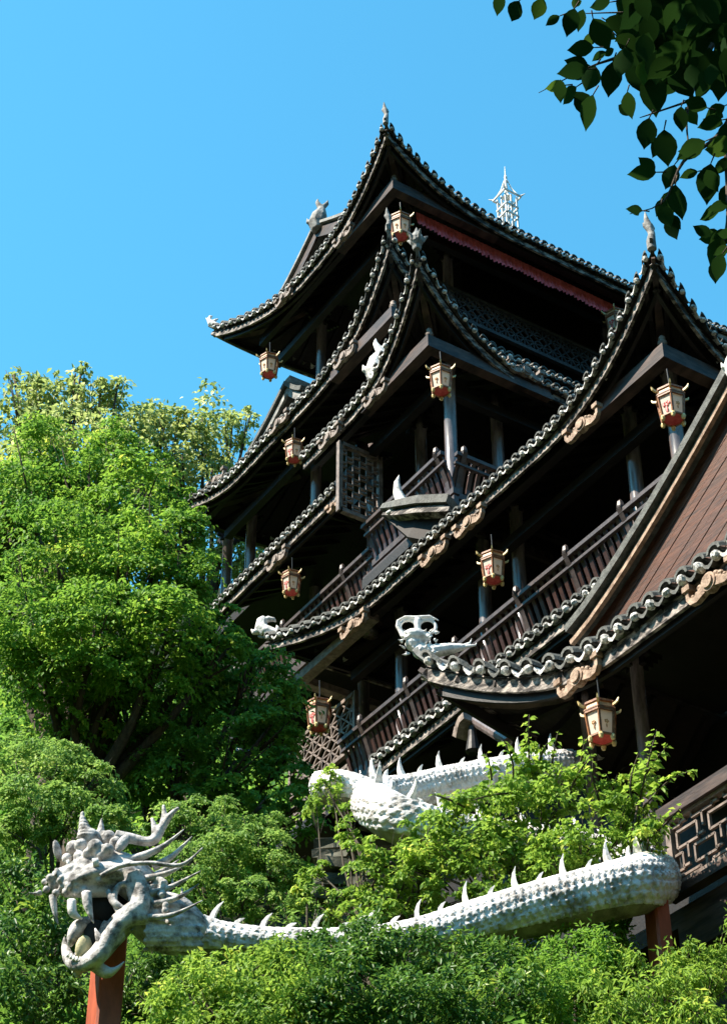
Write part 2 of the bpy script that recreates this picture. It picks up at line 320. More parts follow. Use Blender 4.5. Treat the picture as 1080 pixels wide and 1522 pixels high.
def bracket(parent, roof_side, c, length, mt):
    """carved cloud bracket hung under the eave board: medallion with two upturned scrolls"""
    mb = MB(); c = Vector(c); ax = Vector((0, 1, 0)) if roof_side == 'left' else Vector((1, 0, 0)); up = Vector((0, 0, 1)); k = length
    nrm = ax.cross(up)
    P = lambda s_, z_: c + ax * (s_ * k) + up * (z_ * k)
    for sg in (-1, 1):
        pts = [(0, .0), (.1, -.03), (.2, -.07), (.31, -.12), (.41, -.11), (.47, -.03), (.475, .06), (.46, .13)]
        wd = [.15, .17, .15, .12, .1, .075, .06, .05]
        vs = []; n = len(pts)
        for i, (a, b) in enumerate(pts):
            a2, b2 = pts[min(i+1, n-1)]; a1, b1 = pts[max(i-1, 0)]; d = math.hypot(a2-a1, b2-b1); nx, nz = -(b2-b1)/d, (a2-a1)/d
            for s1 in (-1, 1):
                for dd in (-.035, .035): vs.append(P(sg*(a + nx*s1*wd[i]/2), b + nz*s1*wd[i]/2) + nrm * dd)
        fs = []
        for i in range(n - 1):
            q = 4*i
            fs += [(q, q+4, q+6, q+2), (q+1, q+3, q+7, q+5), (q, q+1, q+5, q+4), (q+2, q+6, q+7, q+3)]
        fs += [(0,2,3,1), (4*n-4, 4*n-3, 4*n-1, 4*n-2)]
        mb.add(vs, fs)
        for (a, b, r) in ((.13, .085, .055), (.22, .03, .06), (.3, -.03, .045), (.39, -.03, .04), (.08, -.1, .05), (.2, -.13, .035)):
            mb.ball(P(sg*a, b), r*k, r*k, r*k, n=8)
        mb.box(P(sg*.46, .12) - Vector((.06,.06,.02)), P(sg*.46, .12) + Vector((.06,.06,.05)))
    n = 14
    for rr, dep in ((.15, .05), (.105, .075)):
        for i in range(n):
            a0, a1 = 2*math.pi*i/n, 2*math.pi*(i+1)/n
        vs = [P(math.cos(2*math.pi*i/n)*rr, math.sin(2*math.pi*i/n)*rr) + nrm*d for d in (-dep, dep) for i in range(n)]
        mb.add(vs, [tuple(range(n-1,-1,-1)), tuple(range(n, 2*n))] + [(i, (i+1)%n, n+(i+1)%n, n+i) for i in range(n)])
    mb.ball(P(0, 0), .05*k, .09, .05*k, n=8)
    return mb.build('carved_bracket', mt, parent)
def slat_rail(parent, p, q, zb, zt, out, lean=.25, posts=(), name='slat_railing'):
    """leaning balustrade of curved slats between two rails, from p to q (plan), leaning along out"""
    p, q, out = Vector((*p, 0)), Vector((*q, 0)), Vector((*out, 0)); d = (q - p); ln = d.length; d.normalize(); h = zt - zb
    sl = MB(); n = int(ln / .15)
    for i in range(n):
        c = p + d * ((i + .5) * ln / n)
        sl.strip([c + out*(lean*(k**1.6)) + Vector((0,0,zb + h*k)) for k in (0, .3, .65, .97)], .075, .035, 0, up=tuple(out))
    o = sl.build(name, M['slat'], parent)
    r = MB()
    tp = out * lean
    r.bar(p + tp + Vector((0,0,zt)), q + tp + Vector((0,0,zt)), .09, .07); r.bar(p + tp*.8 + Vector((0,0,zt-.16)), q + tp*.8 + Vector((0,0,zt-.16)), .06, .05)
    r.build('top_rail', M['rail'], o)
    b = MB(); b.bar(p + Vector((0,0,zb)) - out*.01, q + Vector((0,0,zb)) - out*.01, .14, .12); b.bar(p + Vector((0,0,zb-.2)), q + Vector((0,0,zb-.2)), .1, .18); b.build('bottom_rail', M['rail'], o)
    for t in posts:
        c = p + d * t; pm = MB(); pm.strip([c + out*(lean*(k**1.6)*1.05) + Vector((0,0,zb + h*k)) for k in (0, .35, .7, 1.08)], .09, .08, up=tuple(out))
        pm.lathe(c + out*lean*1.12 + Vector((0,0,zt+.02)), [(.045, 0), (.06, .06), (.05, .14), (0, .2)], 8); pm.build('post', M['rail'], o)
    return o
def column(parent, x, y, z0, z1, r=.12, bracketed=True, mt='column'):
    mb = MB(); mb.lathe((x, y, 0), [(r*1.3, z0), (r*1.3, z0+.12), (r, z0+.16), (r*.97, z1-.3), (r*1.15, z1-.28), (r*1.15, z1-.2), (r, z1-.18), (r, z1)], 16)
    o = mb.build('column', M[mt], parent, True)
    if bracketed:
        b = MB()
        for dx, dy in ((1,0),(-1,0),(0,1),(0,-1)):
            for i in range(4): b.box((x + min(dx*r, dx*(r+.32-.08*i)) - abs(dy)*.03, y + min(dy*r, dy*(r+.32-.08*i)) - abs(dx)*.03, z1-.08*(i+1)),
                                     (x + max(dx*r, dx*(r+.32-.08*i)) + abs(dy)*.03, y + max(dy*r, dy*(r+.32-.08*i)) + abs(dx)*.03, z1-.08*i - .002))
        b.build('capital', M['dark'], o)
    return o
def lattice(parent, o0, du, w, h, pattern, mt, bar=.03, frame=.07, name='lattice_panel', up=Vector((0,0,1)), cell=.3):
    mb = MB(); o0, du = Vector(o0), Vector(du).normalized(); n = du.cross(up)
    P = lambda u, v: o0 + du*u + up*v
    def B(a, b, wd=bar): mb.bar(P(*a), P(*b), wd, wd*1.3, up=tuple(n))
    nx, ny = max(1, round(w/cell)), max(1, round(h/cell)); cx, cy = w/nx, h/ny
    if pattern == 'diamond':
        for i in range(nx):
            for j in range(ny):
                x, y = i*cx, j*cy
                B((x, y+cy/2), (x+cx/2, y+cy)); B((x+cx/2, y+cy), (x+cx, y+cy/2)); B((x+cx, y+cy/2), (x+cx/2, y)); B((x+cx/2, y), (x, y+cy/2))
                if j % 2 == 0: B((x+cx/2, y+.0), (x+cx/2, y+cy), bar*.8)
        for j in range(1, ny): B((0, j*cy), (w, j*cy), bar*.8)
    elif pattern == 'key':
        for i in range(nx):
            for j in range(ny):
                x, y = i*cx, j*cy; a = (i + j) % 2
                if a: B((x, y), (x, y+cy*.62)); B((x, y+cy*.62), (x+cx*.62, y+cy*.62)); B((x+cx*.62, y+cy*.62), (x+cx*.62, y+cy)); B((x+cx*.35, y), (x+cx*.35, y+cy*.35)); B((x+cx*.35, y+cy*.35), (x+cx, y+cy*.35))
                else: B((x, y+cy*.35), (x+cx*.62, y+cy*.35)); B((x+cx*.62, y), (x+cx*.62, y+cy*.35)); B((x+cx*.35, y+cy*.62), (x+cx*.35, y+cy)); B((x, y+cy*.72), (x+cx*.35, y+cy*.72)); B((x+cx*.35, y+cy*.62), (x+cx, y+cy*.62))
    elif pattern == 'weave':
        for i in range(1, nx): B((i*cx, 0), (i*cx, h), bar)
        for j in range(ny):
            for i in range(nx):
                if (i + j) % 2: B((i*cx, (j+.3)*cy), ((i+1)*cx, (j+.3)*cy), bar*1.6)
                else: B((i*cx, (j+.7)*cy), ((i+1)*cx, (j+.7)*cy), bar*1.6)
    else:
        for i in range(1, nx): B((i*cx, 0), (i*cx, h))
        for j in range(1, ny): B((0, j*cy), (w, j*cy))
    ob = mb.build(name, M[mt], parent)
    f = MB()
    for a, b in (((0,0),(w,0)), ((0,h),(w,h)), ((0,-frame/2),(0,h+frame/2)), ((w,-frame/2),(w,h+frame/2))): f.bar(P(*a), P(*b), frame, frame*1.2, up=tuple(n))
    f.build('frame', M[mt], ob)
    return ob
def figure(parent, p, kind, k=1.0, mt='white', name='roof_ornament', voxel=None, label=None):
    """stucco ornaments on the tips and ridge ends"""
    p = Vector(p); mb = MB(); r_ = Vector((*RT, 0)); f_ = Vector((*FW, 0)); u_ = Vector((0,0,1))
    Q = lambda a, b, c=0: p + r_*(a*k) + u_*(b*k) + f_*(c*k)
    def T(pts, rad, n=8): mb.tube([Q(*q) for q in pts], [x*k for x in rad], n)
    if kind == 'bud':        # lotus bud finial
        mb.lathe(p, [(.1*k, -.1*k), (.13*k, 0), (.1*k, .05*k), (.17*k, .15*k), (.19*k, .28*k), (.15*k, .42*k), (.07*k, .55*k), (.03*k, .68*k), (0, .75*k)], 12)
        for i in range(5):
            a = i*1.257; T([(.14*math.cos(a), .2, .14*math.sin(a)), (.22*math.cos(a), .34, .22*math.sin(a)), (.3*math.cos(a), .4, .3*math.sin(a))], [.06, .05, .015])
    elif kind == 'spike':    # slender fish-tail finial
        T([(0, -.15), (0, .1), (.03, .3), (0, .5), (-.04, .7), (-.05, .95)], [.1, .1, .075, .085, .06, .01])
        T([(0, .3), (.08, .45), (.07, .6)], [.05, .04, .01]); T([(-.02, .4), (-.1, .52), (-.12, .62)], [.05, .035, .01])
    elif kind == 'bird':     # perched phoenix
        T([(.15, 0), (.1, .3), (0, .6), (-.08, .9), (-.05, 1.1)], [.12, .14, .16, .1, .06]); mb.ball(Q(-.1, 1.15), .1*k); T([(-.15, 1.17), (-.3, 1.12)], [.05, .01])
        T([(.05, .6), (.3, .75), (.42, .95), (.38, 1.05)], [.1, .09, .06, .02]); T([(.05, .45), (.35, .5), (.5, .65)], [.1, .07, .02]); T([(.12, .1), (-.2, .12), (-.4, .02), (-.48, -.15)], [.1, .09, .06, .02])
    elif kind == 'curl':     # little tail curling up from the tip
        T([(.3, -.1), (.1, .0), (-.05, .12), (-.13, .3), (-.08, .46), (.0, .5)], [.14, .15, .13, .1, .07, .02]); T([(-.05, .1), (.1, .28), (.22, .36)], [.08, .06, .02]); T([(-.1, .3), (-.22, .34), (-.26, .42)], [.05, .03, .01])
    elif kind == 'fish':     # leaping fish, tail up
        T([(0, -.1), (-.05, .15), (0, .42), (.06, .66), (.06, .85)], [.2, .25, .22, .12, .05]); T([(.05, .7), (-.06, .95), (-.05, 1.1)], [.1, .06, .01]); T([(.05, .7), (.2, .9), (.23, 1.05)], [.08, .06, .01])
        T([(-.1, .1), (-.3, .2), (-.33, .35)], [.1, .06, .01]); T([(.08, .15), (.3, .1), (.38, -.1)], [.1, .07, .02])
    elif kind == 'horn':     # crescent horn
        T([(.45, -.15), (.25, .05), (.08, .3), (-.02, .6), (-.03, .9), (.03, 1.15)], [.12, .17, .16, .12, .08, .01]); T([(.5, -.1), (.2, .0), (-.1, .02), (-.3, -.06)], [.12, .13, .1, .04])
    elif kind == 'dragon':   # small dragon head with open jaw
        T([(.9, -.06), (.6, -.02), (.3, .05), (.05, .15)], [.13, .16, .18, .2]); T([(.05, .15), (-.1, .3), (-.08, .5), (.0, .6)], [.2, .19, .15, .1])
        T([(-.05, .48), (.1, .58), (.25, .55), (.3, .48)], [.1, .09, .06, .02]); T([(-.1, .2), (-.3, .15), (-.36, .25)], [.12, .07, .02]); T([(.3, .1), (.35, .3), (.3, .4)], [.08, .05, .01])
        for i in range(6): T([(.1 + i*.12, .15 - i*.02), (.13 + i*.12, .32 - i*.03)], [.05, .01])
    elif kind == 'mask':     # beast mask with two ringed eyes over a shaggy muzzle
        for cx in (-.23, .24):
            n = 20; T([(cx + .2*math.cos(i*2*math.pi/n)*(1 + .08*cx), .62 + .2*math.sin(i*2*math.pi/n), .06) for i in range(n+1)], [.045]*(n+1))
        T([(-.47, .78), (-.3, .88), (0, .86), (.3, .9), (.52, .76)], [.02, .03, .045, .03, .02]); T([(-.47, .78), (-.5, .6), (-.42, .45), (-.35, .28)], [.035, .04, .05, .06])
        T([(.0, .8), (0, .5), (0, .3)], [.08, .07, .12]); mb.ball(Q(-.03, .28), .34*k, .26*k, .2*k); mb.ball(Q(-.08, .05), .26*k, .2*k, .16*k); mb.ball(Q(.05, -.12), .2*k)
        rnd = random.Random(5)
        for i in range(46):
            a, b = rnd.uniform(-.4, .42), rnd.uniform(-.3, .38); L = rnd.uniform(.12, .24)
            T([(a, b, -.12), (a*1.25 + rnd.uniform(-.06, .06), b + rnd.uniform(-.14, .12), -.12 - L*.6)], [.04, .006], 5)
        T([(.1, -.1), (.4, -.12), (.75, -.05), (1.1, .0)], [.15, .17, .15, .08]); T([(1.0, .0), (1.25, .12), (1.3, .26)], [.05, .03, .008]); T([(1.1, .0), (1.38, .05), (1.42, .16)], [.05, .03, .008])
    o = mb.build(name, M[mt], parent)
    if kind in ('mask', 'curl', 'fish', 'horn', 'dragon', 'bird', 'spike') : remesh(o, .02*max(k, .6), 1)
    if label: o['label'] = label
    return o

# ------------------------------------------------------------------ the tall pavilion
pav = empty('timber_pavilion', (15.6, 18.0, 9.0), 'tall dark timber pavilion with stacked tiled roofs and upturned corners, rising over the trees', 'pavilion')
rT = Roof(15.0, 26.0, 22.5, 28.5, 31.0, 1.3, 1.15, {'near': (.92, -.36, -.36, 3.2, 2.7), 'far_left': (.9, -.4, .85, 2.6, 2.6), 'far_right': (.9, .4, -.4, 3.0, 2.7)}, .2)
rA = Roof(14.5, 26.0, 21.8, 29.4, 26.5, 1.6, .95, {'near': (1.7, -.14, -.14, 3.0, 2.6), 'far_left': (.5, -.3, .4, 2.0, 2.6)}, .2)
rB = Roof(14.2, 19.6, 20.3, 24.45, 24.5, 1.3, .8, {'near': (1.38, -.44, -.44, 2.6, 2.6)}, .2)
rF = Roof(14.55, 26.0, 15.1, 24.7, 20.5, 2.0, 1.2, {'near': (1.15, -.35, -.55, 3.0, 2.6), 'far_left': (.5, -.45, .75, 2.4, 2.4)}, .2)
oT = rT.build('top_roof', pav); oA = rA.build('third_roof', pav); oB = rB.build('bay_roof', pav, ('left', 'right')); oF = rF.build('second_roof', pav)
corner_beams(oT, 15.35, 22.85, 31.0, 9.5, 5.4); corner_beams(oA, 14.75, 22.05, 26.5, 4, 7); corner_beams(oB, 14.5, 20.55, 24.5, 5, 3.7); corner_beams(oF, 14.95, 15.35, 20.5, 8, 9)
# gables standing on the hip roofs
def gable(parent, x0, x1, ya, yb, yp, za, zb, zp, nm='gable_roof', barge=.26, rise_t=.14, bm='beam', tw_=.07):
    n = 10; prof = []
    for i in range(n + 1):
        k = i / n; prof.append((ya + (yp-ya)*k, za + (zp-za)*(k**1.25)))
    for i in range(1, n + 1):
        k = 1 - i / n; prof.append((yb + (yp-yb)*k, zb + (zp-zb)*(k**1.25)))
    mb = MB(); m = len(prof)
    vs = [(x, y, z + dz) for x in (x0, x1) for dz in (0, rise_t) for y, z in prof]
    fs = [(i, i+1, 2*m+i+1, 2*m+i) for i in range(m-1)] + [(m+i, m+i+1, 3*m+i+1, 3*m+i) for i in range(m-1)] + [(i, i+1, m+i+1, m+i) for i in range(m-1)]
    mb.add(vs, fs); o = mb.build(nm, M['tile'], parent)
    b = MB(); b.strip([(x0 - .03, y, z - barge*.25) for y, z in prof], .06, barge, 0); b.strip([(x0 - .05, y, z + rise_t + .06) for y, z in prof], .16, tw_, 1); b.build('barge_board', [M[bm], M['tile'] if bm != 'beam' else M['ridge']], o)
    w = MB(); zl = min(za, zb) - 1.0; w.add([(x0 + .35, y, z - .02) for y, z in prof] + [(x0 + .35, yb, zl), (x0 + .35, ya, zl)], [tuple(range(m + 2))]); w.build('gable_wall', M['dark'], o)
    r = MB(); r.bar((x0 - .05, yp, zp + rise_t + .1), (x1, yp, zp + rise_t + .1), .2, .26); r.build('ridge', M['ridge'], o)
    return o
gT = gable(pav, 15.75, 25.2, 28.3, 24.2, 26.6, 32.25, 32.0, 33.3)
figure(gT, at_x(474, 338, 15.7), 'fish', .85, 'ridge')
gA = gable(pav, 15.45, 17.0, 28.7, 26.5, 27.2, 28.0, 28.2, 28.85, 'gable_roof', .16, .1, 'ridge', .1)
# pagoda-like ornament at the middle of the top ridge
sp = MB(); s0 = at_y(755, 330, 26.6); k = 1.0
zt = at_y(755, 255, 26.6).z; zb = s0.z - .6; x_, y_ = s0.x, 26.6
g_ = .17
for dx in (-g_, 0, g_):
    for dy in (-g_, 0, g_):
        if dx or dy: sp.bar((x_+dx, y_+dy, zb), (x_+dx, y_+dy, zt - 1.05), .035, .035)
for zz, w_ in ((zt - 1.75, .38), (zt - 1.45, .38), (zt - 1.06, .5)):
    for dx in (-1, 1): sp.bar((x_+dx*w_/2, y_-w_/2, zz), (x_+dx*w_/2, y_+w_/2, zz), .035, .045); sp.bar((x_-w_/2, y_+dx*w_/2, zz), (x_+w_/2, y_+dx*w_/2, zz), .035, .045)
for dx in (-1, 1):
    for dy in (-1, 1): sp.tube([(x_+dx*.2, y_+dy*.2, zt-1.0), (x_+dx*.09, y_+dy*.09, zt-.7), (x_+dx*.03, y_+dy*.03, zt-.4)], .018, 6); sp.tube([(x_+dx*.24, y_+dy*.24, zt-1.04), (x_+dx*.33, y_+dy*.33, zt-.98)], [.03, .008], 6)
sp.lathe((x_, y_, zt), [(.12, -1.02), (.05, -.9), (.03, -.5), (.055, -.42), (.03, -.36), (.045, -.28), (.02, -.2), (.008, .12)], 10)
sp.build('ridge_spire', M['white'], gT)
# tip ornaments
tipw = lambda r, c: r.pt('left', 0 if c == 'near' else r.y1 - r.y0, 0)
figure(oT, tipw(rT, 'near') + Vector((0,0,.1)), 'spike', .62, 'ridge'); figure(oT, tipw(rT, 'far_left') + Vector((0,0,.08)), 'curl', .62, 'white')
figure(oA, tipw(rA, 'near') + Vector((0,0,.15)), 'spike', .6, 'ridge'); figure(oB, tipw(rB, 'near') + Vector((0,0,.1)), 'bud', .66, 'ridge')
figure(oF, tipw(rF, 'near') + Vector((0,0,.1)), 'spike', .72, 'ridge'); figure(oF, tipw(rF, 'far_left') + Vector((-.0,0,.05)), 'dragon', .68, 'white')
figure(oB, at_x(562, 560, 14.25), 'fish', .85, 'white')
# skirt roofs between the storeys
rS = Roof(14.3, 17.2, 23.3, 28.2, 23.15, 1.2, .6, {}, .2); oS = rS.build('skirt_roof', pav, ('left',), label='left skirt roof below the columns')
rS2 = Roof(14.55, 17.0, 15.3, 22.6, 17.15, .9, .45, {}, .23); oS2 = rS2.build('skirt_roof', pav, ('left',))
# brackets under the eaves
for side, pl, q, mt, L in (('left', 14.95, (510, 352), 'carved', .95), ('left', 14.95, (422, 442), 'carved', .95), ('left', 14.45, (512, 530), 'carved', 1.05), ('left', 14.45, (415, 629), 'carved', 1.0),
        ('left', 14.45, (322, 714), 'carved', 1.0), ('left', 14.15, (558, 587), 'carved', 1.0), ('left', 14.15, (490, 650), 'carved', 1.0), ('right', 20.25, (780, 552), 'carved', 1.1),
        ('left', 14.5, (865, 632), 'carved_tan', 1.15), ('left', 14.5, (697, 777), 'carved_tan', 1.1), ('left', 14.5, (645, 822), 'carved_tan', 1.05), ('left', 14.5, (525, 930), 'carved_tan', 1.1), ('left', 14.25, (412, 832), 'carved', 1.0), ('left', 14.25, (497, 752), 'carved_tan', .6)):
    c = at_x(*q, pl) if side == 'left' else at_y(*q, pl)
    bracket(pav, side, c, L * .68, M[mt])
# cores, floors and ceilings of each storey
core = MB()
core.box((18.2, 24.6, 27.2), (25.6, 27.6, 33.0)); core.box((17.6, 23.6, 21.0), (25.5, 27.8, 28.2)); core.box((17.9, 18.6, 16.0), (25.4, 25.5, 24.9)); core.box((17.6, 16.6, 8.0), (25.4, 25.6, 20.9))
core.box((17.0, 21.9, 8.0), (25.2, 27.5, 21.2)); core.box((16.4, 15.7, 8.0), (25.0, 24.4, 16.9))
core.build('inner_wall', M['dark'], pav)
fl = MB()
for lo, hi in (((15.9, 23.4, 28.15), (25.6, 28.1, 28.4)), ((15.1, 23.3, 23.55), (25.4, 29.3, 23.75)), ((14.75, 20.55, 21.0), (25.4, 23.2, 21.2)), ((15.3, 23.2, 20.95), (25.4, 28.9, 21.15)), ((15.1, 15.8, 17.45), (25.4, 24.9, 17.65)), ((14.9, 24.9, 17.3), (20, 26.2, 17.5))):
    fl.box(lo, hi)
for r_, dz in ((rT, 1.0), (rA, .8), (rB, .7), (rF, 1.05)):
    fl.box((r_.x0 + r_.inset - .05, r_.y0 + r_.inset - .05, r_.z + dz), (r_.x1 - r_.inset, r_.y1 - r_.inset + .05, r_.z + dz + .12))
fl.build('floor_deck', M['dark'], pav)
# columns, storey by storey
for px, py, x, z0, z1 in ((478, 505, 16.2, 28.4, 31.3), (470, 690, 15.6, 23.7, 26.9), (375, 755, 15.6, 23.7, 26.9), (340, 790, 15.6, 23.7, 26.9), (668, 600, 15.1, 21.2, 24.8), (625, 650, 15.6, 21.2, 24.8),
        (553, 700, 15.3, 20.9, 24.8), (550, 830, 15.4, 20.7, 22.0), (468, 885, 15.9, 21.1, 24.0), (367, 960, 15.9, 21.1, 24.0), (1005, 650, 15.4, 17.6, 21.0), (943, 700, 15.55, 17.6, 21.1), (770, 830, 15.55, 17.6, 21.1),
        (720, 880, 15.55, 17.6, 21.1), (597, 1020, 15.55, 17.6, 21.1), (540, 1030, 15.9, 17.4, 21.1)):
    q = at_x(px, py, x); column(pav, x, q.y, z0, z1, .115)
for px, py, y, z0, z1 in ((737, 620, 21.3, 21.2, 24.8), (665, 400, 23.95, 28.4, 31.3), (902, 520, 23.95, 28.4, 31.3)):
    q = at_y(px, py, y); column(pav, q.x, y, z0, z1, .115)
# balustrades
slat_rail(pav, (15.15, 23.2), (15.15, 28.6), 21.25, 21.95, (-1, 0), .22, (.9, 3.0, 4.8))
slat_rail(pav, (14.95, 20.6), (14.95, 23.1), 21.55, 22.25, (-1, 0), .25, (.15, 1.3), 'balcony_railing'); slat_rail(pav, (14.9, 20.75), (17.6, 20.75), 21.55, 22.25, (0, -1), .25, (.15, 1.5), 'balcony_railing')
slat_rail(pav, (15.3, 15.7), (15.3, 24.4), 17.85, 18.62, (-1, 0), .24, (1.0, 2.3, 3.55, 5.2, 6.6, 8.0))
# fret band and posts below the corner balcony
fr = MB()
for i in range(22): fr.bar((14.8, 20.7 + i*.11, 20.85), (14.8, 20.7 + i*.11, 21.2), .03, .05)
for zz in (20.82, 21.22, 20.5): fr.bar((14.8, 20.5, zz), (14.8, 23.2, zz), .07, .07)
for i in range(12): fr.bar((14.9 + i*.2, 20.62, 20.85), (14.9 + i*.2, 20.62, 21.2), .03, .05)
for zz in (20.82, 21.22): fr.bar((14.8, 20.62, zz), (17.4, 20.62, zz), .07, .07)
fr.build('fret_band', M['rail'], pav)
# lattice screens
lattice(pav, (15.9, 23.85, 29.35), (1, 0, 0), 8.4, .75, 'diamond', 'bluelattice', .03, .08, cell=.25)
lattice(pav, at_x(504, 757, 14.2) , (1, 0, 0), 0.85, 1.5, 'weave', 'lattice', .02, .08, 'lattice_window', cell=.15)
lattice(pav, (15.6, 24.75, 18.9), (0, 1, 0), 2.2, 1.1, 'diamond', 'lattice', .03, .07, cell=.3); lattice(pav, (15.4, 24.6, 17.4), (0, 1, 0), 2.3, 1.0, 'key', 'lattice', .03, .07, cell=.35)
lattice(pav, (16.4, 24.3, 18.3), (1, 0, 0), 1.3, 1.6, 'key', 'lattice', .03, .07, cell=.3)
# left end of the second storey: pale soffit, corner beam
le = MB(); q = at_x(438, 1012, 14.75); le.box((14.7, 22.9, q.z - .12), (14.9, q.y, q.z + .05), 0); le.box((14.9, q.y - .2, q.z - .1), (18, q.y, q.z + .04), 0); le.build('end_beam', M['carved'], pav)
# short side roof that pokes out below the corner balcony
sr = MB(); a_ = at_x(570, 765, 14.3)
dirv = (at_x(684, 764, 15.0) - a_)
sr.strip([a_ + Vector((0,0,.12)), a_ + dirv*.25, a_ + dirv*.6, a_ + dirv], [.2, .7, .95, 1.0], [.1, .14, .16, .16], 0)
sr.strip([a_ + Vector((0,0,-.02)), a_ + dirv*.25 - Vector((0,0,.16)), a_ + dirv*.6 - Vector((0,0,.18)), a_ + dirv - Vector((0,0,.18))], [.12, .6, .85, .9], [.05, .1, .12, .12], 1)
sr.strip([a_ + dirv*.1 - Vector((0,0,.14)), a_ + dirv*.45 - Vector((0,0,.42)), a_ + dirv*.9 - Vector((0,0,.5))], [.1, .4, .5], [.05, .35, .5], 2)
o = sr.build('side_roof', [M['tile'], M['fascia'], M['soffit']], pav); figure(o, at_x(592, 760, 14.35), 'horn', .68, 'white')

# ------------------------------------------------------------------ the near wing with the plank gable
wing = empty('gabled_wing', (13.2, 13.0, 8.5), 'low dark timber wing at the right edge with a red plank gable over its eave', 'building')
rN = Roof(12.42, 18.0, 8.5, 16.6, 14.05, 1.0, .75, {'far_left': (1.2, -.6, .62, 2.4, 2.2)}, .28)
oN = rN.build('eave_roof', wing, ('left', 'end'), .2, 1.35)
figure(oN, tipw(rN, 'far_left') + Vector((.05, .1, .25)), 'mask', .54, 'white')
gp, gq = at_x(885, 920, 13.3), at_x(1080, 600, 13.3)
pk = gq + (gq - gp) * .22
gN = gable(wing, 13.2, 15.4, gp.y + .35, 2*pk.y - gp.y - .35, pk.y, gp.z - .2, gp.z - .2, pk.z, 'gable_roof', .07, .1, 'carved_tan', .11)
for c in gN.children:
    if c.name.startswith('gable_wall'): bpy.data.objects.remove(c)
# plank gable: boards laid along the rake
gw = MB(); d = (pk - gp); nrm = Vector((0, -d.z, d.y)).normalized()
if nrm.z > 0: nrm = -nrm
for i in range(19):
    o0 = nrm * (.0 + i * .115); o1 = nrm * (.0 + i * .115 + random.Random(i).uniform(.1, .112)); x = 13.3 + (i % 2) * .006; t0 = min(.95, max(-.1, (14.72 - gp.z - o0.z) / d.z)); t1 = min(.97, max(-.1, (14.72 - gp.z - o1.z) / d.z))
    vs = [Vector((x, *(p_.yz))) for p_ in (gp + d*t0 + o0, pk + d*.05 + o0, pk + d*.05 + o1, gp + d*t1 + o1)]
    gw.add(vs + [v + Vector((.05, 0, 0)) for v in vs], [(0,1,2,3), (7,6,5,4), (0,4,5,1), (1,5,6,2), (2,6,7,3), (3,7,4,0)])
gw.build('plank_wall', M['plank'], wing)
figure(gN, at_x(1070, 585, 13.0) + Vector((0, -.3, .1)), 'fish', .5, 'white')
for q, L in (((860, 1007), .95), ((1056, 866), .95)): bracket(wing, 'left', at_x(*q, 12.4), L * .8, M['carved_tan'])
cw = MB(); cw.box((15.3, 5.0, 6.5), (16.3, 16.55, 14.6)); cw.box((14.2, 13.9, 6.5), (14.4, 16.2, 10.5)); cw.box((13.4, 5.0, 14.75), (15.4, 15.6, 14.85)); cw.build('inner_wall', M['dark'], wing)
fw_ = MB(); fw_.box((12.85, 5.0, 10.5), (15.3, 16.2, 10.7)); fw_.box((12.8, 5.0, 10.15), (12.95, 14.0, 10.5)); fw_.build('floor_deck', M['beam'], wing)
for px, py in ((877, 1130), (955, 1090)): q = at_x(px, py, 13.3); column(wing, 13.3, q.y, 9.5, 14.6, .085)
q = at_x(978, 1290, 12.85); lattice(wing, (12.8, 8.0, 10.9), (0, 1, 0), 5.95, .78, 'key', 'lattice', .028, .08, 'lattice_railing', cell=.26)
lr = MB(); lr.bar((12.78, 7.8, 11.76), (12.78, 14.05, 11.76), .16, .16); lr.bar((12.78, 7.8, 10.82), (12.78, 14.05, 10.82), .14, .1); lr.build('railing_beam', M['beam'], wing)
uw = MB()
for i in range(24): uw.box((13.05 + (i % 2)*.02, 5, 7.7 + i*.1), (13.2, 13.9, 7.79 + i*.1))
uw.build('board_wall', M['beam'], wing)
st = MB(); a_ = at_x(668, 1085, 12.9); st.tube([at_x(705, 1072, 13.0), at_x(755, 1103, 13.0)], .07, 10); st.tube([at_x(738, 1058, 13.0), at_x(755, 1105, 13.0)], .05, 10); st.tube([at_x(755, 1103, 13.0), at_x(800, 1085, 14.0)], .05, 10); st.build('strut', M['column'], wing)
sc_ = MB(); c0 = at_x(693, 1082, 12.95)
sc_.strip([c0 + Vector((0, s_*.36, z_*.36)) for s_, z_ in ((-.4,.2),(-.1,.15),(.15,.05),(.4,-.15),(.55,0),(.5,.2),(.35,.15))], .1, [.3,.3,.25,.16,.12,.1,.06], up=(1,0,0)); sc_.build('scroll_corbel', M['carved'], wing)
dp = MB(); dp.lathe(at_x(702, 1105, 12.95), [(0, .25), (.05, .25), (.06, .1), (.08, 0), (.1, -.12), (.06, -.16), (0, -.16)], 12); dp.build('drop_pendant', M['dark'], wing)

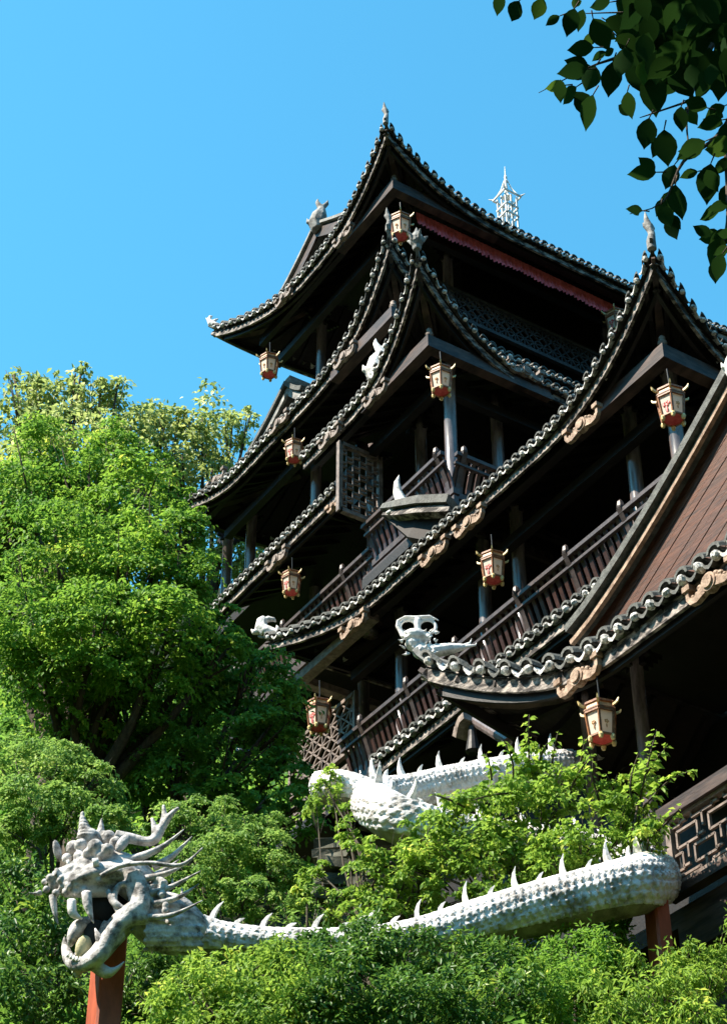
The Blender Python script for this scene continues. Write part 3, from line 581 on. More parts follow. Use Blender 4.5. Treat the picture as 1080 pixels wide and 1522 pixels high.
# ------------------------------------------------------------------ lanterns
def make_lantern():
    root = empty('palace_lantern', (0, 0, 0)); hx = lambda r, z, a0=0: [(r*math.cos(R(60*i + a0)), r*math.sin(R(60*i + a0)), z) for i in range(6)]
    fr = MB()
    def ring(r, z, w, m=0):
        p = hx(r, z)
        for i in range(6): fr.bar(p[i], p[(i+1) % 6], w, w, m)
    for r, z, w in ((.205, -.38, .035), (.25, .12, .05), (.27, .16, .03), (.235, .32, .045), (.17, .34, .03)): ring(r, z, w)
    lo, hi = hx(.205, -.38), hx(.25, .12)
    for i in range(6): fr.bar(lo[i], hi[i], .035, .035)
    lo, hi = hx(.26, .15), hx(.235, .32)
    for i in range(6): fr.bar(lo[i], hi[i], .03, .03)
    fr.add(hx(.235, .33) + [(0, 0, .4)], [(i, (i+1) % 6, 6) for i in range(6)]); bt = MB(); bt.add(hx(.2, -.386), [(5,4,3,2,1,0)]); bt.build('base_panel', M['lred'], root)
    link_ = fr.build('frame', M['lframe'], root)
    lo, hi = hx(.2, -.37), hx(.243, .11)
    for i in range(6):
        p = MB(); j = (i+1) % 6; p.add([lo[i], lo[j], hi[j], hi[i]], [(0,1,2,3)])
        o = p.build('panel', M['cream'], root)
        c = (Vector(lo[i]) + Vector(lo[j]) + Vector(hi[i]) + Vector(hi[j])) / 4; n = Vector((c.x, c.y, 0)).normalized(); t = Vector((-n.y, n.x, 0)); fl_ = MB()
        for k in range(5):
            a = k * 1.257; q = c + t*(.026*math.cos(a)) + Vector((0,0,.026*math.sin(a))) + n*.012; fl_.ball(q, .017, .012, .02, n=6)
        fl_.ball(c + Vector((0,0,-.09)) + n*.004, .012, .012, .05, n=6)
        fl_.build('painted_flower', M['amber'], o)
    lo, hi = hx(.255, .16), hx(.23, .31)
    for i in range(6):
        p = MB(); j = (i+1) % 6; p.add([lo[i], lo[j], hi[j], hi[i]], [(0,1,2,3)]); p.build('upper_panel', M['amber'], root)
    for i, c in enumerate(hx(1, 0)):
        h = MB(); v = Vector((c[0], c[1], 0))
        h.strip([v*.25 + Vector((0,0,.24)), v*.29 + Vector((0,0,.25)), v*.34 + Vector((0,0,.28)), v*.37 + Vector((0,0,.35))], [.03, .034, .034, .014], [.04, .045, .04, .014]); h.build('horned_bracket', M['gold'], root)
        h = MB(); h.lathe(v*.2 + Vector((0,0,-.42)), [(.0, -.08), (.03, -.06), (.045, 0), (.03, .05), (.02, .06)], 8); h.build('drop_finial', M['gold'], root)
    w = MB(); w.tube([(0, 0, .38), (.01, 0, .6), (0, 0, 1.0)], .012, 6); w.build('hanging_wire', M['wire'], root)
    return root
def copy_tree(o):
    def rec(s, par):
        c = s.copy(); COL.objects.link(c)
        if par is not None: c.parent = par
        for ch in s.children: rec(ch, c)
        return c
    return rec(o, None)
LN = make_lantern(); first = True; big_flower = {}
for i, ch in enumerate(c_ for c_ in LN.children if c_.name.startswith('panel')):
    me = ch.children[0].data.copy(); n_ = len(me.vertices); co = np.empty(n_ * 3); me.vertices.foreach_get('co', co); co = co.reshape(-1, 3); m_ = co.mean(0); out_ = m_.copy(); out_[2] = 0; out_ /= np.linalg.norm(out_)
    co = m_ + (co - m_) * np.array([2.1, 2.1, 1.7]); dd_ = (co - m_) @ out_; co -= np.outer(dd_ * .8, out_); me.vertices.foreach_set('co', co.ravel()); big_flower[i] = me
for q, ax, pl, hpx, lb in (((595, 337), 'x', 14.98, 44, 'gilt lantern hanging from the highest roof corner, just above the two pointed middle roofs'),
        ((400, 543), 'x', 14.95, 42, 'cream lantern hanging against blue sky under the far left end of the top roof'),
        ((915, 480), 'y', 22.8, 46, 'shaded lantern at the right end of the red pleated cloth under the top roof'),
        ((437, 670), 'x', 14.4, 42, 'cream and red lantern at the left end of the bay eave, beside the lattice window'),
        ((655, 565), 'x', 14.25, 52, 'gilt lantern above the corner balcony, under the two pointed middle roofs'),
        ((433, 866), 'x', 14.3, 46, 'sunlit red lantern under the skirt roof, just right of the leafy tree edge'),
        ((997, 602), 'x', 14.55, 66, 'large gilt lantern with red panels hanging beside the column under the pointed roof at right'),
        ((732, 843), 'x', 14.5, 60, 'red and gilt lantern in front of black shade above the long slatted railing'),
        ((474, 1062), 'x', 14.5, 62, 'red faded lantern in front of the lattice screen, low beside the dark tree'),
        ((892, 1072), 'x', 12.42, 82, 'biggest cream lantern, hanging above the climbing leafy shoots under the nearest eave')):
    p = at_x(*q, pl) if ax == 'x' else at_y(*q, pl)
    o = LN if first else copy_tree(LN); first = False
    dpt = (Vector((p.x, p.y, 0)).length); s = Vector((p.x, p.y, p.z - CZ)).length
    hm = hpx * s / FPX / (dpt / s); sc = hm / 1.22
    if 'red' in lb:                  # bolder red blossoms painted on every second panel
        for i, ch in enumerate(c_ for c_ in o.children if c_.name.startswith('panel')):
            if i % 2:
                for f_ in ch.children: f_.material_slots[0].link = 'OBJECT'; f_.material_slots[0].material = M['lred']; f_.data = big_flower[i]
    o.location = p; o.scale = (sc * 1.2, sc * 1.2, sc); o.rotation_euler.z = R(-10) + random.Random(q[0]).uniform(-.12, .12)
    tag(o, lb, 'lantern', 'palace lanterns hanging from the eaves')

# red pleated cloth under the top eave
cu = MB(); x0, x1, n = 15.9, 21.2, 760
for i in range(n + 1):
    x = x0 + (x1-x0)*i/n; w = .022*math.sin(x*66 + 1.5*math.sin(x*3)) + .012*math.sin(x*23); h = .36 + .025*math.sin(x*5) + .006*math.sin(x*66)
    if (x - x0) % 1.75 < .05: h -= .05
    cu.v += [(x, 22.95 + w*.2, 30.8), (x, 22.95 + w*.8, 30.62), (x, 22.9 + w, 30.75 - h)]
cu.f = [(3*i+k, 3*i+3+k, 3*i+4+k, 3*i+1+k) for i in range(n) for k in (0, 1)]; cu.m = [0]*len(cu.f)
o = moved(cu.build('cloth_valance', M['curtain'], smooth=True), (18.5, 23.05, 30.98)); tag(o, 'long strip of red pleated cloth hung under the right eave of the top roof', 'valance')
# ------------------------------------------------------------------ the plaster dragon
DF = 17.4
drg = empty('dragon_sculpture', at_f(600, 1500, DF), 'long white plaster dragon with gaping jaws and coiled scaly body winding through the bushes', 'sculpture')
def resample(pts, step):
    P = [np.array(p, float) for p in pts]; out = []
    for i in range(len(P) - 1):          # Catmull-Rom through survey stations (place and radius)
        p0, p1, p2, p3 = P[max(i-1, 0)], P[i], P[i+1], P[min(i+2, len(P)-1)]
        n = max(2, int(np.linalg.norm((p2 - p1)[:3]) / step))
        for k in range(n):
            t = k / n
            out.append(.5*((2*p1) + (-p0+p2)*t + (2*p0-5*p1+4*p2-p3)*t*t + (-p0+3*p1-3*p2+p3)*t**3))
    out.append(P[-1]); return np.array(out)
def scaly(name, stations, parent, spikes=True, seed=1):
    st = []
    for px, py, df, rp in stations:
        p = at_f(px, py, DF + df); st.append((p.x, p.y, p.z, rp * mpp(DF + df, py)))
    C = resample(st, .016); c, r = C[:, :3], C[:, 3]; n = len(c)
    d = np.gradient(c, axis=0); d /= np.linalg.norm(d, axis=1)[:, None]
    s = np.concatenate([[0], np.cumsum(np.linalg.norm(np.diff(c, axis=0), axis=1))])
    up = np.array([0, 0, 1.0]); r_ = np.cross(d, up); r_ /= np.linalg.norm(r_, axis=1)[:, None]; u_ = np.cross(r_, d)
    K = 132; th = np.arange(K) * 2 * np.pi / K
    rng = np.random.default_rng(seed); phi = np.abs(np.arctan2(np.cos(th), np.sin(th)))[None, :]         # angle away from the back
    rowh = .105; v = phi * np.clip(r[:, None], .12, 9) / rowh ; k0 = np.floor(v); f = v - k0; ws = .078
    uu_ = s[:, None] / ws + .5 * (k0 % 2); w = np.abs(uu_ - np.floor(uu_) - .5) * 2; e = .1 + .9 * (1 - w)
    tab = rng.uniform(.75, 1.25, (611, 61)); side = (np.cos(th) > 0)[None, :] * 30; jit = tab[np.floor(uu_).astype(int) % 611, (np.clip(k0, 0, 29).astype(int) + side)]
    h = np.where(f < e, .35 + .65 * f / np.maximum(e, .05), .0) * jit * (.22 + .78 * np.clip((phi - .45) / .5, 0, 1))
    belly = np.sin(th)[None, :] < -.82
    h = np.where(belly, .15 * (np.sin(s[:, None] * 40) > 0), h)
    rr = r[:, None] * (1 + .0 * h) +   .03 * np.clip(r[:, None] / .3, .4, 1.2) * (h - .5)
    taper = np.minimum(1, np.minimum(np.arange(n), np.arange(n)[::-1]) / 6.0)[:, None]; rr = rr * np.sqrt(np.clip(taper, .02, 1))
    V = c[:, None, :] + rr[..., None] * (np.cos(th)[None, :, None] * r_[:, None, :] + np.sin(th)[None, :, None] * u_[:, None, :])
    V = V.reshape(-1, 3); i = np.arange(n - 1)[:, None] * K; j = np.arange(K)[None, :]; j2 = (j + 1) % K
    F = np.stack([i + j, i + j2, i + K + j2, i + K + j], -1).reshape(-1, 4)
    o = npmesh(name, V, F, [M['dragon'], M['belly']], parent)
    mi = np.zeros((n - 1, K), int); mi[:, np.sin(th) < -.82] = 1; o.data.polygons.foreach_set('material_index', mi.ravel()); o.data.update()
    if spikes:
        nxt, big = .15, True
        for k in range(n):
            if s[k] >= nxt:
                hgt = (.185 if big else .08) * min(1.15, r[k]/.26 + .25); base = Vector(c[k] + u_[k] * r[k] * .93); dd = Vector(d[k]); uu = Vector(u_[k]); rd = Vector(r_[k])
                m = MB(); m.strip([base - dd*.03, base + uu*hgt*.4 - dd*.02, base + uu*hgt*.8 + dd*.01, base + uu*hgt*1.1 + dd*.05], [.085*hgt/.24+.02, .06*hgt/.24+.012, .03, .005], [.05, .042, .026, .005], up=tuple(dd)); m.build('dorsal_spike', M['white'], parent)
                nxt += .26; big = not big
    return o
def npmesh(name, V, F, mats, parent=None, tone=None, smooth=False):
    me = bpy.data.meshes.new(name); V = np.asarray(V, np.float32); F = np.asarray(F, np.int32); k = F.shape[1]
    me.vertices.add(len(V)); me.vertices.foreach_set('co', V.ravel()); me.loops.add(F.size); me.loops.foreach_set('vertex_index', F.ravel())
    me.polygons.add(len(F)); me.polygons.foreach_set('loop_start', np.arange(0, F.size, k, dtype=np.int32))
    for m in (mats if isinstance(mats, (list, tuple)) else [mats]): me.materials.append(m)
    me.update(calc_edges=True)
    if tone is not None: me.attributes.new('tone', 'FLOAT', 'FACE').data.foreach_set('value', np.asarray(tone, np.float32))
    return link(bpy.data.objects.new(name, me), parent)
scaly('body', [(290,1392,.12,38),(330,1396,.1,28),(400,1398,.05,21),(470,1400,0,22),(540,1400,-.05,24),(620,1392,-.1,29),(700,1374,-.1,36),(800,1350,-.05,42),(880,1331,0,44),(935,1318,.1,46),(958,1311,.45,46),(964,1304,1.0,44),(940,1293,1.5,42),(880,1280,1.7,42),(810,1267,1.7,41),(740,1254,1.5,38),(660,1240,1.2,38),(600,1222,1.05,38),(562,1200,1.3,36),(562,1188,1.75,34),(608,1182,2.1,33),(670,1170,2.3,34),(740,1156,2.4,32),(800,1146,2.6,31),(850,1140,2.9,28)], drg)
scaly('tail_coil', [(470,1172,2.6,26),(505,1170,2.4,27),(545,1180,2.3,24),(580,1200,2.4,18)], drg, False, 3)
# head, modelled on a grid of 3.6 units per photo pixel from (50, 1180)
HS = mpp(17.0, 1330) / 3.6
def hp(X, Y, d=0.0): return at_f(50 + X/3.6, 1180 + Y/3.6, 17.0 + d)
def htube(mb, pts, rad, n=12): mb.tube(resample([(*hp(*p), r*HS) for p, r in zip(pts, rad)], .03)[:, :3], list(resample([(*hp(*p), r*HS) for p, r in zip(pts, rad)], .03)[:, 3]), n)
def hball(mb, p, a, b=None, c=None, rot=None): mb.ball(hp(*p), a*HS, (b or a)*HS, (c or a)*HS, rot)
hd = MB(); rnd = random.Random(8)
htube(hd, [(600,520,.05),(520,450,0),(420,405,-.02),(320,415,-.04),(220,445,-.06),(140,478,-.08),(95,500,-.1)], [100,115,108,98,84,64,28])
htube(hd, [(560,590,.06),(640,650,.08),(740,700,.1),(830,740,.14),(900,770,.18)], [115,150,165,135,92])
htube(hd, [(540,430,-.2),(575,520,-.2),(580,600,-.21),(570,655,-.2)], [48,46,44,40])
htube(hd, [(600,655,-.18),(510,668,-.23),(440,720,-.24),(395,795,-.24),(350,870,-.22),(270,912,-.12),(205,900,-.02),(172,830,.05),(166,765,.07)], [46,46,44,42,42,42,36,24,6])
htube(hd, [(560,670,.22),(450,710,.24),(350,770,.24),(265,850,.18),(210,895,.06)], [36,36,32,30,30])
htube(hd, [(420,700,-.05),(360,800,0),(300,890,0)], [50,55,40])
for X, Y, d, r in ((330,285,-.2,46),(395,300,-.22,38),(250,275,-.1,36),(245,335,-.1,34),(215,290,.05,44),(290,320,-.18,30),(440,262,-.14,36),(300,240,-.03,60),(400,240,.0,48),(360,330,-.2,34),(180,345,0,30),
        (92,452,-.14,27),(122,432,-.04,26),(70,512,-.14,22),(150,425,-.12,34),(205,410,-.15,36),(260,420,-.17,34),(120,530,-.16,22),(175,525,-.18,24),(225,525,-.19,22),(270,515,-.2,22),(60,470,-.05,18)): hball(hd, (X, Y, d), r)
for i in range(40): hball(hd, (rnd.uniform(120, 430), rnd.uniform(395, 500), -.19 + rnd.uniform(-.05, .04)), rnd.uniform(9, 20))
htube(hd, [(40,528,-.16),(10,535,-.2),(-30,528,-.24)], [18,10,3])
for k in range(7): hball(hd, (284 - k*4, 235 - k*20, -.05), 56 - k*7, 56 - k*7, 15)      # coiled bun
hball(hd, (262,112,-.05), 14, 14, 22)
htube(hd, [(360,230,0),(362,180,0),(366,128,0)], [28,18,5]); 
n = 22; htube(hd, [(485 + 52*math.cos(i*2*math.pi/n), 560 + 78*math.sin(i*2*math.pi/n), -.22) for i in range(n+1)], [17]*(n+1))
n = 14; htube(hd, [(655 + 40*math.cos(i*.6)*(1-i/18), 505 + 30*math.sin(i*.6)*(1-i/18), -.2) for i in range(n+1)], [20-i for i in range(n+1)])
htube(hd, [(330,920,-.1),(390,955,-.12),(440,940,-.15),(490,895,-.17)], [34,34,16,4]); htube(hd, [(250,930,0),(235,965,0),(245,985,0)], [30,22,6])
htube(hd, [(420,400,-.24),(300,430,-.26),(200,470,-.24)], [18,24,14])
htube(hd, [(530,470,-.04),(430,470,-.06),(330,485,-.08),(230,500,-.09),(140,515,-.1)], [62,66,60,46,30])
htube(hd, [(490,400,-.14),(535,470,-.16),(565,560,-.16),(585,640,-.15)], [62,58,56,52]); htube(hd, [(600,480,-.02),(640,560,0),(640,640,.02)], [80,90,90])
htube(hd, [(585,600,-.18),(520,650,-.2),(450,700,-.2)], [58,64,58]); htube(hd, [(440,505,-.1),(340,512,-.12),(240,520,-.12),(160,528,-.12)], [46,44,36,26]); htube(hd, [(450,735,-.17),(395,800,-.17),(335,868,-.14),(270,905,-.1)], [58,56,50,40]); htube(hd, [(520,430,-.1),(420,430,-.14),(320,440,-.16),(230,465,-.16),(160,490,-.15)], [70,74,68,56,40]); htube(hd, [(480,690,-.05),(410,770,.0),(340,860,.02),(260,905,.02)], [70,66,56,36])
for X in range(600, 900, 26):           # overlapping neck scales
    for Y in range(545, 850, 24):
        cx_, cy_ = 740 + 4, 700; rx_ = 165 if X < 780 else 165 - (X - 780) * .45; q_ = ((Y - cy_ - max(0, X - 740) * .35) / rx_)
        if abs(q_) < .92: hball(hd, (X + (Y // 24 % 2) * 13, Y, .1 + max(0, X - 740)*.0003 - rx_*HS*math.sqrt(1 - q_*q_) * .97), 17, 9, 15)
for i in range(26): hball(hd, (rnd.uniform(560, 720), rnd.uniform(440, 640), -.2 + rnd.uniform(-.05, .05)), rnd.uniform(12, 26))
o = hd.build('head', [M['head']], drg); remesh(o, .0125, 1); head = o
ms = MB(); hball(ms, (405,612,.08), 128, 80, 118); hball(ms, (340,760,-.03), 78, 40, 92); hball(ms, (470,690,.1), 80, 50, 80); htube(ms, [(400,720,.0),(330,800,.02),(260,860,.02)], [40,40,26]); ms.build('mouth_shade_lining', M['mouth'], head, True)  # throat and jaw floor filler, shade put into its colour
tg = MB(); hball(tg, (268,822,-.13), 46, 24, 72, Matrix.Rotation(R(12), 3, 'Y')); tg.build('tongue_plate', M['tongue'], head, True)
tu = MB(); htube(tu, [(300,690,-.02),(240,715,-.08),(205,780,-.1),(198,820,-.08)], [36,42,28,6]); tu.build('tongue', M['head'], head, True)
def piece(name, pts, rad, mt='head', par=None):
    m = MB(); htube(m, pts, rad); return m.build(name, M[mt], par or head, True)
piece('fang', [(285,530,-.22),(292,600,-.23),(322,692,-.22)], [28,24,3]); piece('fang', [(205,570,-.2),(212,640,-.2),(262,668,-.18)], [24,24,4], 'white'); piece('fang', [(105,545,-.14),(112,620,-.14),(132,700,-.12)], [22,16,3])
piece('fang', [(398,520,-.2),(440,590,-.24),(528,636,-.24)], [14,20,8]); piece('fang', [(330,720,-.2),(350,770,-.22),(372,800,-.2)], [4,20,24])
for k in range(9): a = k/8; p = (185 + 125*a, 872 + 26*math.sin(a*math.pi), -.14 - .07*a); piece('tooth', [p, (p[0]+3, p[1]-26, p[2])], [9, 4], 'white')
piece('eye', [(318,372,-.27),(350,366,-.27)], [26,26], 'white'); piece('eye', [(180,378,-.12),(196,374,-.12)], [24,24], 'white')
for X, Y, d, s in ((478,262,-.2,1), (128,305,.16,-1)):
    m = MB(); m.ball(hp(X, Y, d), 30*HS, 16*HS, 62*HS, Matrix.Rotation(R(-24*s), 3, 'Z') @ Matrix.Rotation(R(28*s), 3, 'Y')); e = m.build('ear', M['head'], head, True)
an = MB()
for pts, rad in (([(440,225,-.05),(520,238,-.05),(600,255,-.05),(650,240,-.05),(690,170,-.05)], [34,30,27,30,24]), ([(690,180,-.05),(700,120,-.05),(695,58,-.05)], [24,18,9]), ([(690,175,-.05),(735,110,-.08),(778,72,-.1)], [24,17,9]), ([(655,240,-.05),(648,180,-.05),(633,128,-.05)], [26,18,9])): htube(an, pts, rad)
o = an.build('antler', [M['head']], head); remesh(o, .012, 1)
for pts, rad in (([(460,365,-.15),(590,330,-.15),(700,275,-.15),(805,190,-.15)], [26,22,14,3]), ([(640,390,-.1),(740,335,-.1),(848,228,-.1)], [24,16,3]), ([(360,440,-.27),(470,385,-.3),(620,370,-.32),(790,380,-.32),(905,288,-.32)], [14,13,12,11,3]),
        ([(590,455,-.2),(700,430,-.22),(800,385,-.22)], [20,16,3]), ([(620,535,-.2),(740,495,-.22),(895,412,-.24)], [20,14,3]), ([(640,590,-.2),(770,555,-.24),(885,482,-.26)], [20,14,3]), ([(585,660,-.2),(740,648,-.26),(905,570,-.28)], [18,13,3]), ([(640,440,.1),(730,390,.1),(780,350,.1)],[18,12,3])): piece('mane_spike', pts, rad)
for X, Y in ((745,470),(795,520),(700,480)): piece('mane_spike', [(X, Y+30, .05), (X-2, Y-18, .05)], [12, 3])
def pillar(px, py, f, rp, label):
    p = at_f(px, py, f); g = ground(p.x, p.y); r = rp * mpp(f, py); m = MB()
    r *= .76; m.add([(p.x + a*(r - b), p.y + c*(r - d_), z_) for z_ in (g - .5, p.z) for a, b, c, d_ in ((-1,.02,-1,0),(1,.02,-1,0),(1,0,-1,.02),(1,0,1,.02),(1,.02,1,0),(-1,.02,1,0),(-1,0,1,.02),(-1,0,-1,.02))], [tuple(range(7,-1,-1)), tuple(range(8,16))] + [(i, (i+1)%8, 8+(i+1)%8, 8+i) for i in range(8)]); o = moved(m.build('support_pillar', M['pillar']), (p.x, p.y, g)); tag(o, label, 'pillar', 'red pillars carrying the dragon', 'thing')
pillar(165, 1390, 17.35, 26, 'red painted pillar under the dragon head'); pillar(974, 1340, 17.75, 19, 'red painted pillar under the thick scaly bend at right')

# ------------------------------------------------------------------ plants
def leaf_cloud(name, blobs, leaf, mt, parent=None, cover=3.2, seed=0, spray=.34, flat=.35, ub=1.0, droop=.25, narrow=.55, jag=1.0, tall=1.0):
    """blobs: (centre, radius m). Leaves sit in many small sprays through each clump, each leaf a folded blade."""
    rng = np.random.default_rng(seed + 11); Ps = []; Ns = []; Ds = []; Ss = []; Ts = []
    for c, r in blobs:
        c = np.array(c); m = max(7, int(26 * min(1.6, r / .7))); per = max(6, int(cover * 13 * (r / leaf) ** 2 / m))
        dirs = rng.normal(size=(m, 3)); dirs /= np.linalg.norm(dirs, axis=1)[:, None]
        rad = r * rng.uniform(.25, 1.0, m) ** .6 * np.where(rng.random(m) < .15, 1.2 * jag, 1.0)
        sc = c + dirs * rad[:, None] * np.array([1, 1, tall]); tone = np.clip(rng.normal(.5, .2, m), 0, 1)
        for k in range(m):
            nrm = dirs[k] * .55 + np.array([0, 0, ub]) + rng.normal(size=3) * .18; nrm /= np.linalg.norm(nrm)
            t1 = np.cross(nrm, rng.normal(size=3)); t1 /= np.linalg.norm(t1); t2 = np.cross(nrm, t1)
            rs = spray * r * rng.uniform(.7, 1.35); q = rng.normal(size=(per, 3)) * np.array([.55, .55, .55 * flat]) * rs
            loc = q[:, :1] * t1 + q[:, 1:2] * t2 + q[:, 2:] * nrm
            rd = np.sqrt((q[:, :2] ** 2).sum(1)); loc[:, 2] -= droop * rd ** 2 / max(rs, .01)
            Ps.append(sc[k] + loc); outd = loc + rng.normal(size=(per, 3)) * rs * .45; outd[:, 2] -= rs * .25
            Ds.append(outd); Ns.append(nrm + rng.normal(size=(per, 3)) * .42); Ss.append(leaf * rng.uniform(.65, 1.3, per)); Ts.append(np.clip(tone[k] + rng.normal(0, .16, per), 0, 1))
    return blades(name, np.vstack(Ps), np.vstack(Ds), np.vstack(Ns), np.concatenate(Ss), np.concatenate(Ts), mt, parent, narrow)
def blades(name, P, D, N_, S, T, mt, parent=None, narrow=.55, fold=.12):
    D = D / np.maximum(np.linalg.norm(D, axis=1), 1e-6)[:, None]; N_ = N_ - D * (N_ * D).sum(1)[:, None]; N_ /= np.maximum(np.linalg.norm(N_, axis=1), 1e-6)[:, None]
    W = np.cross(D, N_); S = S[:, None]; n = len(P)
    b = P - D*S*.5; tip = P + D*S*.5 - N_*S*.12
    l = P - D*S*.06 + W*S*narrow*.5 + N_*S*fold; r = P - D*S*.06 - W*S*narrow*.5 + N_*S*fold
    V = np.stack([b, l, tip, r], 1).reshape(-1, 3); i = np.arange(n)[:, None] * 4
    F = np.concatenate([i + np.array([0, 2, 1]), i + np.array([0, 3, 2])], 1).reshape(-1, 3)
    return npmesh(name, V, F, mt, parent, np.repeat(T, 2))
def plant(name, label, cat, blobs, mt, leaf_px=9, group=None, trunk=None, seed=0, tr=.16, part='crown', wood='bark', **kw):
    """blobs: (photo x, photo y, forward distance, radius in photo px)"""
    B = [(at_f(px, py, f), rp * mpp(f, py)) for px, py, f, rp in blobs]
    cx = sum(b[0].x for b in B)/len(B); cy = sum(b[0].y for b in B)/len(B)
    if trunk: t = at_f(trunk[0], trunk[1], trunk[2]); cx, cy = t.x, t.y
    base = Vector((cx, cy, ground(cx, cy))); root = empty(name, base, label, cat, group)
    f0 = blobs[0][2]; lf = leaf_px * mpp(f0, blobs[0][1])
    leaf_cloud(part, B, lf, mt, root, seed=seed, **kw)
    w = MB(); rnd = random.Random(seed); zc = sum(b[0].z for b in B)/len(B); zl = min(b[0].z for b in B)
    fork = Vector((cx, cy, base.z + max(.3, (zl - base.z) * .7)))
    w.tube([base - Vector((0,0,.4)), base.lerp(fork, .5) + Vector((rnd.uniform(-.1,.1), rnd.uniform(-.1,.1), 0)), fork], [tr*1.25, tr, tr*.85], 10)
    for c, r in B:
        mid = fork.lerp(c, .5) + Vector((rnd.uniform(-.2,.2), rnd.uniform(-.2,.2), rnd.uniform(-.1,.25)))
        w.tube([fork, fork.lerp(mid, .6), mid, c + Vector((0,0,r*.3))], [tr*.6, tr*.42, tr*.3, tr*.1], 7)
        for _ in range(4): w.tube([mid.lerp(c, .6), c + Vector((rnd.uniform(-1,1), rnd.uniform(-1,1), rnd.uniform(-.3,1)))*r*.85], [tr*.14, tr*.03], 5)
    w.build('trunk' if cat == 'tree' else 'stems', M[wood], root, True)
    return root
# trees on the left
plant('broadleaf_tree', 'bright green leafy tree filling the left edge in front of the pavilion', 'tree',
    [(40,735,24,85),(130,720,24.3,75),(205,745,23.6,75),(250,800,23.2,60),(262,745,23.5,30),(285,790,23,32),(80,820,23,100),(190,860,22.8,100),(285,865,23,55),(40,930,22.6,95),(140,950,22.4,95),(245,950,22.6,85),(330,930,23,38),(345,965,23,34),(55,670,24.5,55),(170,670,24.5,45),(0,760,24,80),(300,765,23.2,14),(-15,840,24.5,60),(0,900,24.5,60),(20,800,25,60),(60,1000,22.8,70),(180,1010,22.9,60),(110,1060,23,60),(220,690,24.5,26)],
    M['L_bright'], 8, 'trees on the left slope', (120, 1200, 23.5), 1, .2, spray=.36, flat=.22, cover=3.0)
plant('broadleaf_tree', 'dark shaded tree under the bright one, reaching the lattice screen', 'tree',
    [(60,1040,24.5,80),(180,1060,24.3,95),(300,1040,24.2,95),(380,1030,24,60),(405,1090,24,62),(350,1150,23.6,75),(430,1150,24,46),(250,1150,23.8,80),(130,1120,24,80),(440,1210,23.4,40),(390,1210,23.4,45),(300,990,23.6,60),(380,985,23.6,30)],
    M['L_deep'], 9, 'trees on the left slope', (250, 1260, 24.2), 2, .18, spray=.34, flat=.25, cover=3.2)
plant('broadleaf_tree', 'pale leafy tree with spindly top shoots against the sky at far left', 'tree',
    [(30,625,34,55),(95,605,34,50),(150,610,34.5,42),(195,640,34,40),(60,575,34,26),(112,560,34,20),(122,545,34,10),(150,580,34,24),(175,575,34,14),(40,680,33,70),(130,670,33,70),(40,780,32.5,80),(130,790,32.5,80),(60,880,32,80),(200,730,33,60),(20,560,34,14)],
    M['L_pale'], 10, 'trees on the left slope', (100, 900, 34), 3, .2, spray=.4, flat=.5, cover=2.6, ub=.6, jag=1.2)
plant('broadleaf_tree', 'pale loose tree behind, touching the left end of the third roof', 'tree',
    [(240,635,35,42),(300,630,35,45),(345,640,36,35),(372,620,36,14),(270,690,35,55),(315,690,36,30),(350,760,36,40),(345,820,36,50),(380,850,36,35),(225,615,35,28),(240,770,36,60)],
    M['L_pale'], 9, 'trees on the left slope', (300, 950, 36), 4, .2, spray=.4, flat=.55, cover=2.6, ub=.6, jag=1.2)
# shrubs
SG = 'shrubs on the slope'
plant('feathery_shrub', 'light feathery shrub above the dragon head at the left edge', 'shrub', [(20,1140,20.5,55),(85,1135,20.4,52),(140,1165,20.2,48),(40,1200,20,62),(110,1215,20,58),(185,1215,20,42),(160,1245,19.8,45),(20,1250,19.8,45)], M['L_feather'], 6.5, SG, None, 5, .06, 'foliage', 'twig', spray=.34, flat=.3, cover=3.2)
plant('feathery_shrub', 'rounded feathery green shrub right behind the dragon mane', 'shrub', [(270,1225,20.4,45),(330,1225,20.5,50),(385,1240,20.4,45),(330,1275,20,60),(400,1285,20,48),(270,1280,19.8,50),(370,1330,19.6,45),(300,1330,19.4,40),(425,1310,20,36)], M['L_feather'], 6.5, SG, None, 6, .06, 'foliage', 'twig', spray=.34, flat=.3, cover=3.2)
plant('leafy_shrub', 'leafy shrub left of the dragon jaw', 'shrub', [(10,1310,18.2,42),(50,1335,18,45),(20,1390,17.8,58),(75,1400,18,48),(110,1350,18.4,36),(30,1460,17.4,62),(95,1465,17.8,48)], M['L_gloss'], 11, SG, None, 7, .05, 'foliage', 'twig', cover=3.4, narrow=.42, spray=.42, flat=.8, ub=.7)
plant('leafy_shrub', 'shaded shrub between the red head pillar and the front hedge', 'shrub', [(200,1450,17.9,46),(245,1440,18,40),(215,1495,17.7,48),(160,1500,18.2,45),(270,1420,18.2,30)], M['L_gloss'], 11, SG, None, 8, .05, 'foliage', 'twig', cover=3.4, narrow=.4, flat=.8, spray=.42, ub=.7)
plant('hedge_bush', 'broad bright bush in the foreground below the thin dragon neck', 'bush', [(320,1465,16.2,55),(385,1450,16.2,52),(445,1440,16.3,48),(300,1505,15.9,62),(240,1515,15.9,50),(390,1505,15.8,68),(340,1440,16.4,30),(460,1490,15.9,60),(400,1425,16.5,30),(270,1470,16.2,36)], M['L_vine'], 10, 'bushes in front of the dragon', None, 9, .05, 'foliage', 'twig', cover=3.6, narrow=.45, flat=.8, spray=.42, ub=.7)
